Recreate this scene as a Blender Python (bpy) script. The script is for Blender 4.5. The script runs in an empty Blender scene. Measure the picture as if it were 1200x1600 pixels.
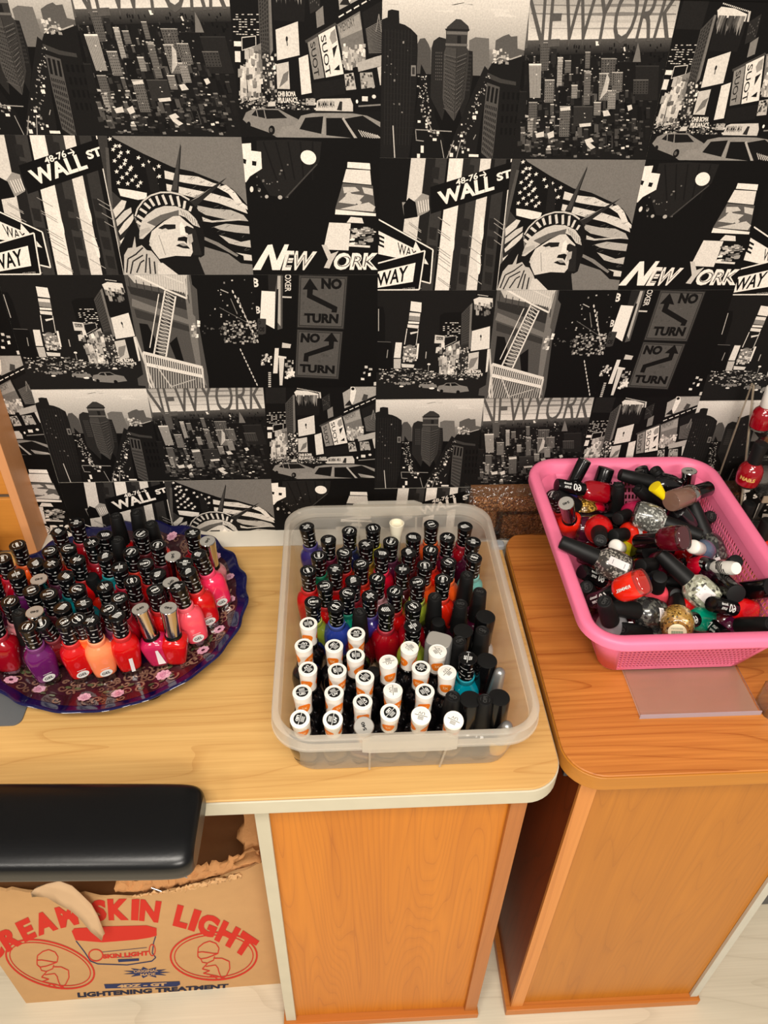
import bpy, bmesh, math, random
from mathutils import Vector, Matrix
PI = math.pi
SC = bpy.context.scene
COL = SC.collection

# ------------------------------------------------------------------ camera, light, exposure
FPX, CX, CY = 1204.0, 600.0, 800.0
CAM = Vector((0.0, -0.909, 1.50))
_dn = Vector((-40, 1520, FPX)).normalized()
_x = Vector((21500, -415, FPX)); _x = (_x - _dn * _x.dot(_dn)).normalized()
_y = _dn.cross(_x)
if _y.z < 0: _y = -_y
# rows = world axes seen from the camera (x right, y down, z forward)
RW = Matrix((_x, _y, -_dn))
cd = bpy.data.cameras.new('camera'); cam = bpy.data.objects.new('camera', cd); COL.objects.link(cam)
cd.sensor_fit = 'VERTICAL'; cd.sensor_height = 24.0; cd.lens = FPX / 1600 * 24.0
cd.clip_start = 0.02
cx_, cy_, cz_ = RW.col[0], RW.col[1], RW.col[2]
m = Matrix((cx_, -cy_, -cz_)).transposed().to_4x4(); m.translation = CAM
cam.matrix_world = m
SC.camera = cam

w = bpy.data.worlds.new('room_light'); SC.world = w; w.use_nodes = True
w.node_tree.nodes['Background'].inputs[0].default_value = (1.0, .90, .80, 1)
w.node_tree.nodes['Background'].inputs[1].default_value = 0.26

def area(name, loc, rot, sx, sy, power, col):
    l = bpy.data.lights.new(name, 'AREA'); l.shape = 'RECTANGLE'; l.size = sx; l.size_y = sy
    l.energy = power; l.color = col
    o = bpy.data.objects.new(name, l); o.location = loc; o.rotation_euler = rot; COL.objects.link(o)
    return o
area('ceiling_panel_light', (-.15, -1.35, 2.45), (0, 0, 0), 1.2, .30, 30, (1, .93, .84))
area('ceiling_panel_light', (.6, -3.0, 2.45), (0, 0, 0), 1.2, .6, 74, (1, .93, .84))
area('ceiling_panel_light', (-1.3, -2.4, 2.45), (0, 0, 0), .6, .6, 20, (1, .93, .84))
vs = SC.view_settings
vs.view_transform = 'Standard'; vs.look = 'None'; vs.gamma = 1; vs.use_curve_mapping = False
vs.exposure = 0.33

# ------------------------------------------------------------------ photo pixel -> place
def ray(px, py): return RW @ Vector(((px - CX) / FPX, (py - CY) / FPX, 1.0))
def on_wall(px, py, y=0.0):
    r = ray(px, py); return CAM + r * ((y - CAM.y) / r.y)
def on_z(px, py, z):
    r = ray(px, py); return CAM + r * ((z - CAM.z) / r.z)
def on_x(px, py, x):
    r = ray(px, py); return CAM + r * ((x - CAM.x) / r.x)

# ------------------------------------------------------------------ materials
def s2l(c): return tuple((v / 255 / 12.92 if v / 255 <= .04045 else ((v / 255 + .055) / 1.055) ** 2.4) for v in c)
MATS = {}
def principled(name, rgb, rough=.5, metal=0, spec=.5, coat=0, trans=0, ior=1.45, alpha=1, bump=None, sss=0):
    if name in MATS: return MATS[name]
    m = bpy.data.materials.new(name); m.use_nodes = True; nt = m.node_tree; b = nt.nodes['Principled BSDF']
    c = s2l(rgb) + (1,)
    b.inputs['Base Color'].default_value = c
    b.inputs['Roughness'].default_value = rough; b.inputs['Metallic'].default_value = metal
    b.inputs['Specular IOR Level'].default_value = spec; b.inputs['Coat Weight'].default_value = coat
    b.inputs['Coat Roughness'].default_value = .05
    b.inputs['Transmission Weight'].default_value = trans; b.inputs['IOR'].default_value = ior
    b.inputs['Alpha'].default_value = alpha
    if bump:
        n = nt.nodes.new('ShaderNodeTexNoise'); n.inputs['Scale'].default_value = bump[0]; n.inputs['Detail'].default_value = 4
        tc = nt.nodes.new('ShaderNodeTexCoord'); nt.links.new(tc.outputs['Object'], n.inputs['Vector'])
        u = nt.nodes.new('ShaderNodeBump'); u.inputs['Strength'].default_value = bump[1]; u.inputs['Distance'].default_value = bump[2]
        nt.links.new(n.outputs['Fac'], u.inputs['Height']); nt.links.new(u.outputs[0], b.inputs['Normal'])
    # tiny procedural tint so that nothing is perfectly flat
    n2 = nt.nodes.new('ShaderNodeTexNoise'); n2.inputs['Scale'].default_value = 40
    tc2 = nt.nodes.new('ShaderNodeTexCoord'); nt.links.new(tc2.outputs['Object'], n2.inputs['Vector'])
    mx = nt.nodes.new('ShaderNodeMix'); mx.data_type = 'RGBA'; mx.inputs['Factor'].default_value = .5
    mx.inputs['A'].default_value = tuple(v * .93 for v in c[:3]) + (1,); mx.inputs['B'].default_value = tuple(min(1, v * 1.05) for v in c[:3]) + (1,)
    nt.links.new(n2.outputs['Fac'], mx.inputs['Factor']); nt.links.new(mx.outputs['Result'], b.inputs['Base Color'])
    MATS[name] = m
    return m

def wood(name, base, dark, axis, k=26, scale=(3.0, 26.0, 26.0), rough=.35, fibre=.5, line=.5):
    """axis: index of the grain direction. contour lines of a stretched noise + fine fibres"""
    if name in MATS: return MATS[name]
    m = bpy.data.materials.new(name); m.use_nodes = True; nt = m.node_tree; b = nt.nodes['Principled BSDF']
    N = nt.nodes.new; L = nt.links.new
    tc = N('ShaderNodeTexCoord'); mp = N('ShaderNodeMapping'); L(tc.outputs['Object'], mp.inputs['Vector'])
    s = [scale[1]] * 3; s[axis] = scale[0]; mp.inputs['Scale'].default_value = s
    n = N('ShaderNodeTexNoise'); n.inputs['Scale'].default_value = .28; n.inputs['Detail'].default_value = 1.5; n.inputs['Roughness'].default_value = .35
    L(mp.outputs[0], n.inputs['Vector'])
    mu = N('ShaderNodeMath'); mu.operation = 'MULTIPLY'; mu.inputs[1].default_value = k; L(n.outputs['Fac'], mu.inputs[0])
    fr = N('ShaderNodeMath'); fr.operation = 'FRACT'; L(mu.outputs[0], fr.inputs[0])
    r1 = N('ShaderNodeValToRGB'); e = r1.color_ramp.elements
    e[0].position = 0; e[0].color = (1, 1, 1, 1); e[1].position = .10; e[1].color = (.25, .25, .25, 1)
    x = e.new(.45); x.color = (0, 0, 0, 1); x = e.new(1.0); x.color = (.35, .35, .35, 1); L(fr.outputs[0], r1.inputs[0])
    mp2 = N('ShaderNodeMapping'); L(tc.outputs['Object'], mp2.inputs['Vector'])
    s2 = [300] * 3; s2[axis] = 6; mp2.inputs['Scale'].default_value = s2
    n2 = N('ShaderNodeTexNoise'); n2.inputs['Scale'].default_value = 1; n2.inputs['Detail'].default_value = 3; L(mp2.outputs[0], n2.inputs['Vector'])
    n3 = N('ShaderNodeTexNoise'); n3.inputs['Scale'].default_value = .5; n3.inputs['Detail'].default_value = 2; L(mp.outputs[0], n3.inputs['Vector'])
    a = N('ShaderNodeMath'); a.operation = 'MULTIPLY'; a.inputs[1].default_value = line; L(r1.outputs[0], a.inputs[0])
    c = N('ShaderNodeMath'); c.operation = 'MULTIPLY_ADD'; c.inputs[1].default_value = fibre; L(n2.outputs['Fac'], c.inputs[0]); L(a.outputs[0], c.inputs[2])
    d = N('ShaderNodeMath'); d.operation = 'MULTIPLY_ADD'; d.inputs[1].default_value = .5; L(n3.outputs['Fac'], d.inputs[0]); L(c.outputs[0], d.inputs[2])
    e_ = N('ShaderNodeMath'); e_.operation = 'SUBTRACT'; e_.inputs[1].default_value = .32; e_.use_clamp = True; L(d.outputs[0], e_.inputs[0])
    mx = N('ShaderNodeMix'); mx.data_type = 'RGBA'; L(e_.outputs[0], mx.inputs['Factor'])
    mx.inputs['A'].default_value = s2l(base) + (1,); mx.inputs['B'].default_value = s2l(dark) + (1,)
    L(mx.outputs['Result'], b.inputs['Base Color'])
    b.inputs['Roughness'].default_value = rough; b.inputs['Specular IOR Level'].default_value = .4
    MATS[name] = m; return m

def vcol_mat(name, rough=.55, spec=.3, noise=None, coat=0):
    """printed surface: colours come from the mesh's print attribute"""
    if name in MATS: return MATS[name]
    m = bpy.data.materials.new(name); m.use_nodes = True; nt = m.node_tree; b = nt.nodes['Principled BSDF']
    at = nt.nodes.new('ShaderNodeAttribute'); at.attribute_name = 'print'
    out = at.outputs['Color']
    if noise:
        tc = nt.nodes.new('ShaderNodeTexCoord')
        n = nt.nodes.new('ShaderNodeTexNoise'); n.inputs['Scale'].default_value = noise[0]; n.inputs['Detail'].default_value = 3
        nt.links.new(tc.outputs['Object'], n.inputs['Vector'])
        mr = nt.nodes.new('ShaderNodeMapRange'); mr.inputs['From Min'].default_value = .3; mr.inputs['From Max'].default_value = .7
        mr.inputs['To Min'].default_value = 1 - noise[1]; mr.inputs['To Max'].default_value = 1 + noise[1]
        nt.links.new(n.outputs['Fac'], mr.inputs['Value'])
        v = nt.nodes.new('ShaderNodeVectorMath'); v.operation = 'SCALE'
        nt.links.new(out, v.inputs[0]); nt.links.new(mr.outputs[0], v.inputs['Scale']); out = v.outputs[0]
    nt.links.new(out, b.inputs['Base Color'])
    b.inputs['Roughness'].default_value = rough; b.inputs['Specular IOR Level'].default_value = spec; b.inputs['Coat Weight'].default_value = coat
    MATS[name] = m; return m

# ------------------------------------------------------------------ object helpers
def tag(o, label=None, cat=None, group=None, kind=None):
    if label: o['label'] = label
    if cat: o['category'] = cat
    if group: o['group'] = group
    if kind: o['kind'] = kind
    return o
def new_obj(name, me, mat=None, parent=None):
    o = bpy.data.objects.new(name, me); COL.objects.link(o)
    if mat is not None:
        if not me.materials: me.materials.append(mat)
        else: o.material_slots[0].link = 'OBJECT'; o.material_slots[0].material = mat
    if parent: o.parent = parent
    return o
def empty(name, loc=(0, 0, 0), mat4=None):
    o = bpy.data.objects.new(name, None); COL.objects.link(o); o.empty_display_size = .02
    if mat4 is not None: o.matrix_world = mat4
    else: o.location = loc
    return o
def finish(me, smooth=True, ang=35):
    if smooth:
        me.polygons.foreach_set('use_smooth', [True] * len(me.polygons))
        me.set_sharp_from_angle(angle=math.radians(ang))
    me.update(); return me
class MB:
    """mesh builder"""
    def __init__(s): s.v = []; s.f = []
    def add(s, vs, fs):
        o = len(s.v); s.v += [tuple(v) for v in vs]; s.f += [tuple(i + o for i in f) for f in fs]; return s
    def box(s, a, b):
        x0, y0, z0 = a; x1, y1, z1 = b
        return s.add([(x0, y0, z0), (x1, y0, z0), (x1, y1, z0), (x0, y1, z0), (x0, y0, z1), (x1, y0, z1), (x1, y1, z1), (x0, y1, z1)],
                     [(0, 3, 2, 1), (4, 5, 6, 7), (0, 1, 5, 4), (1, 2, 6, 5), (2, 3, 7, 6), (3, 0, 4, 7)])
    def prism(s, pts, z0, z1):
        n = len(pts)
        return s.add([(x, y, z0) for x, y in pts] + [(x, y, z1) for x, y in pts],
                     [tuple(range(n))[::-1], tuple(range(n, 2 * n))] + [(i, (i + 1) % n, n + (i + 1) % n, n + i) for i in range(n)])
    def loft(s, prof, n=24, caps=(True, True)):
        """prof: (z, rx, ry, p) superellipse rings"""
        vs = []
        for z, rx, ry, p in prof:
            for i in range(n):
                t = 2 * PI * (i + .5) / n; c, q = math.cos(t), math.sin(t)
                k = (abs(c) ** p + abs(q) ** p) ** (-1.0 / p)
                vs.append((rx * c * k, ry * q * k, z))
        fs = [(r * n + i, r * n + (i + 1) % n, (r + 1) * n + (i + 1) % n, (r + 1) * n + i) for r in range(len(prof) - 1) for i in range(n)]
        if caps[0]: fs.append(tuple(range(n))[::-1])
        if caps[1]: fs.append(tuple(range((len(prof) - 1) * n, len(prof) * n)))
        return s.add(vs, fs)
    def lathe(s, prof, n=24, caps=(True, True)): return s.loft([(z, r, r, 2) for r, z in prof], n, caps)
    def tube(s, pts, r, n=8):
        pts = [Vector(p) for p in pts]; vs = []; m = len(pts)
        for i, p in enumerate(pts):
            d = (pts[min(i + 1, m - 1)] - pts[max(i - 1, 0)]).normalized()
            u = d.orthogonal().normalized() if i == 0 else (u - d * u.dot(d)).normalized()
            w_ = d.cross(u); rr = r[i] if isinstance(r, (list, tuple)) else r
            vs += [p + (u * math.cos(2 * PI * k / n) + w_ * math.sin(2 * PI * k / n)) * rr for k in range(n)]
        fs = [(j * n + k, j * n + (k + 1) % n, (j + 1) * n + (k + 1) % n, (j + 1) * n + k) for j in range(m - 1) for k in range(n)]
        return s.add(vs, fs + [tuple(range(n))[::-1], tuple(range((m - 1) * n, m * n))])
    def me(s, name, mat=None, smooth=True, ang=35):
        me = bpy.data.meshes.new(name); me.from_pydata(s.v, [], s.f)
        if mat: me.materials.append(mat)
        return finish(me, smooth, ang)
    def obj(s, name, mat, parent=None, smooth=True, ang=35, bevel=0):
        o = new_obj(name, s.me(name, mat, smooth, ang), None, parent)
        if bevel:
            b = o.modifiers.new('bevel', 'BEVEL'); b.width = bevel; b.segments = 3; b.limit_method = 'ANGLE'; b.angle_limit = math.radians(50)
        return o
def rrect(x0, y0, x1, y1, r, n=8):
    if not isinstance(r, (list, tuple)): r = [r] * 4
    out = []
    for (cx, cy, a0), rr in zip([(x1, y1, 0), (x0, y1, 90), (x0, y0, 180), (x1, y0, 270)], r):
        sx = -1 if cx == x1 else 1; sy = -1 if cy == y1 else 1
        for i in range(n + 1):
            a = math.radians(a0 + 90 * i / n)
            out.append((cx + sx * rr + rr * math.cos(a), cy + sy * rr + rr * math.sin(a)))
    return out

# ------------------------------------------------------------------ lettering and flat printed shapes
_txt = {}
def glyphs(s, bold=0.0, shear=0.0):
    """triangles of a word, scaled into the unit square"""
    key = (s, bold, shear)
    if key in _txt: return _txt[key]
    cu = bpy.data.curves.new('t', 'FONT'); cu.body = s; cu.size = 1; cu.offset = bold; cu.shear = shear; cu.resolution_u = 3
    o = bpy.data.objects.new('t', cu); COL.objects.link(o)
    dg = bpy.context.evaluated_depsgraph_get(); dg.update()
    me = o.evaluated_get(dg).to_mesh()
    me.calc_loop_triangles()
    vs = [v.co.copy() for v in me.vertices]; tr = [tuple(t.vertices) for t in me.loop_triangles]
    x0 = min(v.x for v in vs); x1 = max(v.x for v in vs); y0 = min(v.y for v in vs); y1 = max(v.y for v in vs)
    pts = [((v.x - x0) / (x1 - x0), (v.y - y0) / (y1 - y0)) for v in vs]
    o.evaluated_get(dg).to_mesh_clear(); bpy.data.objects.remove(o); bpy.data.curves.remove(cu)
    _txt[key] = (pts, tr, (x1 - x0) / (y1 - y0)); return _txt[key]

def clip(poly, rect):
    x0, y0, x1, y1 = rect
    for ax, lim, sg in ((0, x0, 1), (0, x1, -1), (1, y0, 1), (1, y1, -1)):
        out = []; n = len(poly)
        for i in range(n):
            a, b = poly[i], poly[(i + 1) % n]
            ia, ib = sg * (a[ax] - lim) >= 0, sg * (b[ax] - lim) >= 0
            if ia: out.append(a)
            if ia != ib:
                t = (lim - a[ax]) / (b[ax] - a[ax]); out.append(tuple(p + (q - p) * t for p, q in zip(a, b)))
        poly = out
        if len(poly) < 3: return []
    return poly
class Art:
    """flat printed artwork: polygons with their own ink, stacked a few microns apart.
    to2: maps drawing coordinates to the surface's own 2D coordinates; vertices are (u, w, layer)"""
    def __init__(s, to2=lambda x, y: (x, y), tone=lambda g: (g, g, g)):
        s.v = []; s.f = []; s.c = []; s.to2 = to2; s.tone = tone; s.rect = None; s.layer = 1; s.auto = True
    def raw(s, pts, cols):
        P = [tuple(p) + tuple(c) for p, c in zip(pts, cols)]
        if s.rect: P = clip(P, s.rect)
        if len(P) < 3: return
        if s.auto: s.layer += .05
        o = len(s.v); s.v += [(p[0], p[1], s.layer) for p in P]; s.f.append(tuple(range(o, o + len(P)))); s.c += [p[2:5] for p in P]
    def poly(s, pts, g):
        cols = [s.tone(k) for k in (g if isinstance(g, (list,)) else [g] * len(pts))]
        s.raw([s.to2(*p) for p in pts], cols)
    def rectf(s, x0, y0, x1, y1, g): s.poly([(x0, y0), (x1, y0), (x1, y1), (x0, y1)], g)
    def grad(s, q, g0, g1, n=6):
        """quad TL TR BR BL, tone g0 at the top to g1 at the bottom"""
        for i in range(n):
            a, b = i / n, (i + 1) / n
            L = lambda p, r, t: (p[0] + (r[0] - p[0]) * t, p[1] + (r[1] - p[1]) * t)
            ga, gb = g0 + (g1 - g0) * a, g0 + (g1 - g0) * b
            s.poly([L(q[0], q[3], a), L(q[1], q[2], a), L(q[1], q[2], b), L(q[0], q[3], b)], [ga, ga, gb, gb])
    def line(s, p, q, w, g):
        dx, dy = q[0] - p[0], q[1] - p[1]; l = math.hypot(dx, dy) or 1; nx, ny = -dy / l * w / 2, dx / l * w / 2
        s.poly([(p[0] + nx, p[1] + ny), (q[0] + nx, q[1] + ny), (q[0] - nx, q[1] - ny), (p[0] - nx, p[1] - ny)], g)
    def pline(s, pts, w, g, close=False):
        pts = list(pts) + ([pts[0]] if close else [])
        for a, b in zip(pts, pts[1:]): s.line(a, b, w, g)
    def ell(s, cx, cy, rx, ry, g, n=20, rot=0):
        c, q = math.cos(rot), math.sin(rot)
        s.poly([(cx + rx * math.cos(t) * c - ry * math.sin(t) * q, cy + rx * math.cos(t) * q + ry * math.sin(t) * c) for t in [2 * PI * i / n for i in range(n)]], g)
    def ring(s, cx, cy, rx, ry, w, g, n=32, rot=0):
        s.layer += .05; s.auto = False
        c, q = math.cos(rot), math.sin(rot)
        P = lambda k, t: (cx + (rx + k) * math.cos(t) * c - (ry + k) * math.sin(t) * q, cy + (rx + k) * math.cos(t) * q + (ry + k) * math.sin(t) * c)
        for i in range(n):
            a, b = 2 * PI * i / n, 2 * PI * (i + 1) / n; s.poly([P(0, a), P(0, b), P(w, b), P(w, a)], g)
        s.auto = True
    def star(s, cx, cy, r, g, rot=0):
        s.poly([(cx + (r if i % 2 == 0 else r * .42) * math.sin(rot + PI * i / 5), cy - (r if i % 2 == 0 else r * .42) * math.cos(rot + PI * i / 5)) for i in range(10)], g)
    def bil(s, q, u, v):
        a = [q[0][k] + (q[1][k] - q[0][k]) * u for k in (0, 1)]; b = [q[3][k] + (q[2][k] - q[3][k]) * u for k in (0, 1)]
        return (a[0] + (b[0] - a[0]) * v, a[1] + (b[1] - a[1]) * v)
    def text(s, t, q, g, bold=0.0, shear=0.0):
        s.layer += .05; s.auto = False
        pts, tr, _ = glyphs(t, bold, shear)
        P = [s.bil(q, x, 1 - y) for x, y in pts]
        for a, b, c in tr: s.poly([P[a], P[b], P[c]], g)
        s.auto = True
    def cells(s, q, nx, ny, fw, fh, g, prob=1, rnd=None, jit=0):
        """grid of small windows in a quad"""
        s.layer += .05; s.auto = False
        for j in range(ny):
            for i in range(nx):
                if rnd and rnd.random() > prob: continue
                gg = g + (rnd.uniform(-jit, jit) if rnd and jit else 0)
                u0, v0 = (i + .5 - fw / 2) / nx, (j + .5 - fh / 2) / ny; u1, v1 = u0 + fw / nx, v0 + fh / ny
                s.poly([s.bil(q, u0, v0), s.bil(q, u1, v0), s.bil(q, u1, v1), s.bil(q, u0, v1)], max(0, gg))
        s.auto = True
    def specks(s, box, n, g0, g1, smin, smax, rnd, flat=1.0):
        s.layer += .05; s.auto = False
        for _ in range(n):
            x = rnd.uniform(box[0], box[2]); y = rnd.uniform(box[1], box[3]); a = rnd.uniform(smin, smax); b = a * flat * rnd.uniform(.5, 1.2); t = rnd.uniform(-.25, .25)
            s.layer += .04; s.poly([(x - a, y - b + t * a), (x + a, y - b - t * a), (x + a, y + b), (x - a, y + b + t * b)], rnd.uniform(g0, g1))
        s.auto = True
    def mesh(s, name, place, mat):
        """place(u, w, layer) -> 3D"""
        me = bpy.data.meshes.new(name); me.from_pydata([place(*p) for p in s.v], [], s.f)
        ca = me.color_attributes.new('print', 'FLOAT_COLOR', 'POINT')
        ca.data.foreach_set('color', [x for c in s.c for x in (c[0], c[1], c[2], 1.0)])
        me.materials.append(mat); me.update(); return me

# ================================================================== THE WALL AND ITS PAPER
SW, PH = 0.4496, 0.4552                       # width of a strip of paper, height of its repeat
SEAM = {0: -.399 - SW, 1: -.399, 2: .0509, 3: .0509 + SW}
RTOP = {0: .8905 + .1517, 1: .9935, 2: .9735, 3: 1.118 + .3034 - PH}
def sepia(g):
    g = max(0.0, min(1.0, g)); return s2l((6 + 240 * g, 5 + 232 * g, 5 + 220 * g))
ART = Art(tone=sepia)
def panel(ox, oy, sc, strip, per, rect):
    """drawing frame: ox, oy, sc = origin and scale of the study; strip, per = which repeat was studied; rect = panel on the repeat"""
    def f(x, y):
        p = on_wall(ox + x / sc, oy + y / sc)
        return (p.x - SEAM[strip], p.z - RTOP[strip] - per * PH)
    ART.to2 = f; ART.rect = rect; ART.layer += 1
A = ART
R1, R2, R3 = (0, -.1505), (-.1505, -.3025), (-.3025, -.4552)
U0, U1, U2, U3 = 0, .1477, .3000, SW
def pr(u0, u1, r): return (u0, r[1], u1, r[0])
def bg(rect, g):
    A.layer += 1; to, A.to2 = A.to2, (lambda x, y: (x, y)); x0, y0, x1, y1 = rect
    A.rectf(x0, y0, x1, y1, g); A.to2 = to; A.layer += 1
rnd = random.Random(7)

# ---- row 1, left: narrow tower between two avenues
rc = pr(U0, U1, R1); panel(590, 610, 7.059, 2, 0, rc); bg(rc, .05)
A.grad([(-30, 80), (1260, 60), (1260, 560), (-30, 560)], .93, .55, 8); A.layer += 1
A.grad([(-30, 400), (1260, 400), (1260, 800), (-30, 800)], .55, .06, 8); A.layer += 1
A.specks((-20, 90, 1180, 200), 12, .86, .89, 60, 140, rnd, .12); A.layer += 1
A.poly([(270, 380), (290, 350), (330, 345), (360, 380), (380, 420), (380, 900), (270, 900)], .30); A.layer += 1
A.poly([(690, 350), (740, 330), (850, 335), (860, 500), (850, 900), (690, 900)], .42)
A.poly([(905, 345), (960, 320), (1010, 305), (1030, 320), (1080, 315), (1085, 390), (1140, 400), (1180, 400), (1180, 520), (895, 520)], .34); A.layer += 1
A.rectf(-30, 560, 1260, 1300, .035); A.layer += 1
A.poly([(300, 500), (400, 640), (420, 820), (500, 960), (480, 1080), (230, 1080), (240, 860), (280, 700)], .06)
A.poly([(820, 500), (870, 540), (830, 700), (800, 830), (760, 1080), (500, 1080), (640, 820), (740, 640)], .08); A.layer += 1
# left block
A.poly([(-40, 250), (25, 230), (28, 190), (60, 182), (118, 188), (122, 262), (165, 270), (215, 292), (268, 330), (272, 420), (262, 700), (240, 900), (200, 1120), (-40, 1120)], .085); A.layer += 1
for k in range(9): A.line((8 + k * 27, 300), (4 + k * 25, 1000), 6, .13)
for k in range(16): A.line((0, 305 + k * 42), (255, 330 + k * 40), 2.5, .12)
A.rectf(220, 510, 258, 575, .5); A.layer += 1; A.rectf(228, 522, 250, 565, .2)
A.specks((0, 350, 230, 800), 14, .3, .6, 3, 7, rnd); A.line((75, 880), (92, 1090), 9, .75)
# middle blocks behind the tower
A.poly([(385, 400), (400, 360), (445, 335), (500, 345), (520, 700), (480, 840), (380, 700)], .13)
A.poly([(680, 410), (720, 415), (725, 560), (700, 700), (640, 820), (600, 700)], .10); A.layer += 1
A.cells([(415, 420), (475, 420), (475, 600), (415, 600)], 4, 9, .5, .5, .3)
A.cells([(660, 430), (715, 430), (700, 660), (650, 660)], 4, 10, .5, .5, .2); A.layer += 1
# the tower
A.poly([(500, 300), (508, 275), (560, 240), (580, 226), (620, 228), (680, 265), (690, 290), (676, 300), (672, 395), (690, 420), (680, 560), (660, 700), (575, 840), (500, 770), (480, 700), (486, 430), (500, 395)], .20); A.layer += 1
A.poly([(500, 395), (590, 400), (590, 820), (575, 840), (500, 770), (480, 700), (486, 430)], .26)
A.poly([(505, 300), (672, 300), (672, 318), (505, 318)], .42); A.poly([(497, 372), (676, 372), (676, 386), (497, 386)], .40)
A.poly([(492, 285), (690, 285), (686, 296), (496, 296)], .10); A.layer += 1
for k in range(13): A.line((488, 440 + k * 27), (585, 455 + k * 28), 3, .36); A.line((590, 455 + k * 28), (672 - k * 4, 430 + k * 27), 3, .40)
A.cells([(500, 440), (585, 455), (580, 800), (492, 740)], 7, 14, .45, .4, .08); A.cells([(598, 455), (678, 435), (650, 700), (592, 780)], 6, 13, .45, .4, .07)
A.rectf(592, 325, 622, 370, .1); A.line((590, 400), (582, 830), 4, .1)
# right block
A.layer += 1
A.poly([(850, 520), (880, 480), (1000, 470), (1110, 430), (1260, 440), (1260, 1120), (890, 1120), (800, 1040), (820, 760), (832, 620)], .07); A.layer += 1
A.poly([(845, 540), (960, 575), (1080, 590), (1080, 612), (950, 600), (838, 570)], .22)
A.poly([(842, 600), (948, 625), (925, 860), (900, 1090), (808, 1030), (820, 800)], .30); A.layer += 1
A.cells([(846, 612), (944, 632), (930, 735), (832, 715)], 3, 1, .6, .9, .06); A.cells([(832, 725), (932, 745), (900, 1080), (812, 1020)], 7, 9, .55, .6, .08)
A.cells([(965, 640), (1120, 640), (1100, 930), (950, 930)], 4, 4, .5, .6, .035); A.pline([(880, 480), (940, 445), (1030, 455), (1120, 430)], 8, .7)
A.specks((880, 400, 1010, 480), 26, .5, .95, 4, 14, rnd, .8)
# avenues: cars, lamps
A.layer += 1
for _ in range(150):
    t = rnd.random(); a = rnd.uniform(2, 5) * (1 + t)
    if rnd.random() < .45: x, y = 300 + 110 * t * t + rnd.uniform(-30, 45), 560 + 380 * t
    else: x, y = 850 - 260 * t + rnd.uniform(-45, 50) * (.4 + t), 560 + 480 * t
    A.poly([(x - a, y - a * .8), (x + a, y - a * .7), (x + a, y + a * .8), (x - a, y + a * .7)], rnd.uniform(.35, 1))
for p, q in [((260, 900), (560, 905)), ((265, 965), (330, 970)), ((262, 905), (268, 960)), ((350, 830), (390, 890)), ((580, 960), (520, 1080)), ((635, 965), (600, 1075)), ((470, 960), (500, 1075)), ((760, 920), (740, 950))]: A.line(p, q, 6, .6)
for x, y, a, b in [(318, 1020, 12, 22), (420, 958, 16, 8), (446, 915, 12, 8), (640, 930, 12, 8), (745, 815, 14, 12), (762, 783, 10, 8), (560, 1050, 14, 12), (288, 1065, 12, 16), (745, 1050, 40, 8), (600, 1005, 8, 10), (655, 1030, 8, 8), (700, 1015, 9, 8), (290, 850, 12, 7)]: A.rectf(x - a, y - b, x + a, y + b, .95)

# ---- row 1, middle: aerial view with tall letters over the sky
rc = pr(U1, U2, R1); panel(800, 0, 3, 2, 1, rc); bg(rc, .07)
A.grad([(40, -70), (800, -70), (770, 200), (30, 230)], .60, .93, 10); A.layer += 1
for y, g, h in [(60, .5, 10), (95, .74, 8), (-20, .66, 14), (130, .62, 5), (20, .5, 8)]: A.poly([(90, y), (300, y + h * .3), (520, y - h * .4), (770, y + 3), (770, y + h), (480, y + h * 1.5), (250, y + h), (90, y + h * .6)], g)
A.layer += 1; A.grad([(30, 190), (800, 175), (800, 240), (30, 260)], .34, .12, 4); A.layer += 1
B = [(135, 200, 178, 330, .34), (185, 225, 210, 300, .13), (215, 270, 240, 405, .62), (250, 285, 278, 340, .4), (345, 245, 368, 320, .4), (420, 275, 486, 400, .33), (500, 290, 580, 420, .06), (580, 310, 690, 470, .11), (340, 335, 372, 490, .40), (155, 375, 200, 480, .45), (218, 405, 260, 500, .05), (410, 345, 455, 470, .45), (450, 425, 488, 510, .55), (470, 340, 520, 430, .4), (280, 400, 308, 460, .55), (80, 480, 120, 600, .35), (75, 560, 100, 640, .6), (225, 500, 275, 640, .38), (290, 500, 380, 590, .16), (385, 480, 418, 540, .5), (-10, 290, 60, 420, .04), (0, 430, 70, 560, .08), (570, 375, 640, 440, .22)]
for _ in range(430):
    y = 215 + 520 * rnd.random() ** 1.15; sz = 5 + (y - 200) * .035; x = rnd.uniform(20, 640 if y > 350 else 730); h = sz * rnd.uniform(.8, 3.2); dark = 1 - .75 * max(0, min(1, (x - 420) / 260))
    g = rnd.choice([.04, .06, .09, .14, .2, .3]) * dark
    A.poly([(x, y - h), (x + sz, y - h - 1), (x + sz, y), (x, y + 2)], g)
    if rnd.random() < .5: A.poly([(x, y - h), (x + sz, y - h - 1), (x + sz * 1.1, y - h + sz * .3), (x + sz * .1, y - h + sz * .3)], min(1, g * 2.4 + .05))
    if rnd.random() < .06: A.layer += 1
A.layer += 1
for x0, y0, x1, y1, g in B:
    A.poly([(x0, y0), (x1, y0 - 2), (x1 - (y1 - y0) * .05, y1), (x0 - (y1 - y0) * .03, y1)], g); 
A.layer += 1
for x0, y0, x1, y1, g in B:
    if g > .2: A.cells([(x0, y0 + 4), (x1, y0 + 2), (x1 - 4, y1), (x0 - 2, y1)], 5, max(3, int((y1 - y0) / 12)), .45, .5, g * .5)
    A.rectf(x0 - 1, y0 - 3, x1, y0 + 1, min(.9, g * 1.9))
A.poly([(80, 300), (138, 300), (134, 458), (84, 458)], .62); A.layer += 1; A.rectf(80, 298, 138, 306, .95)
for k in range(7): A.line((86 + k * 7.5, 312), (88 + k * 7, 456), 2, .4)
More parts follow.
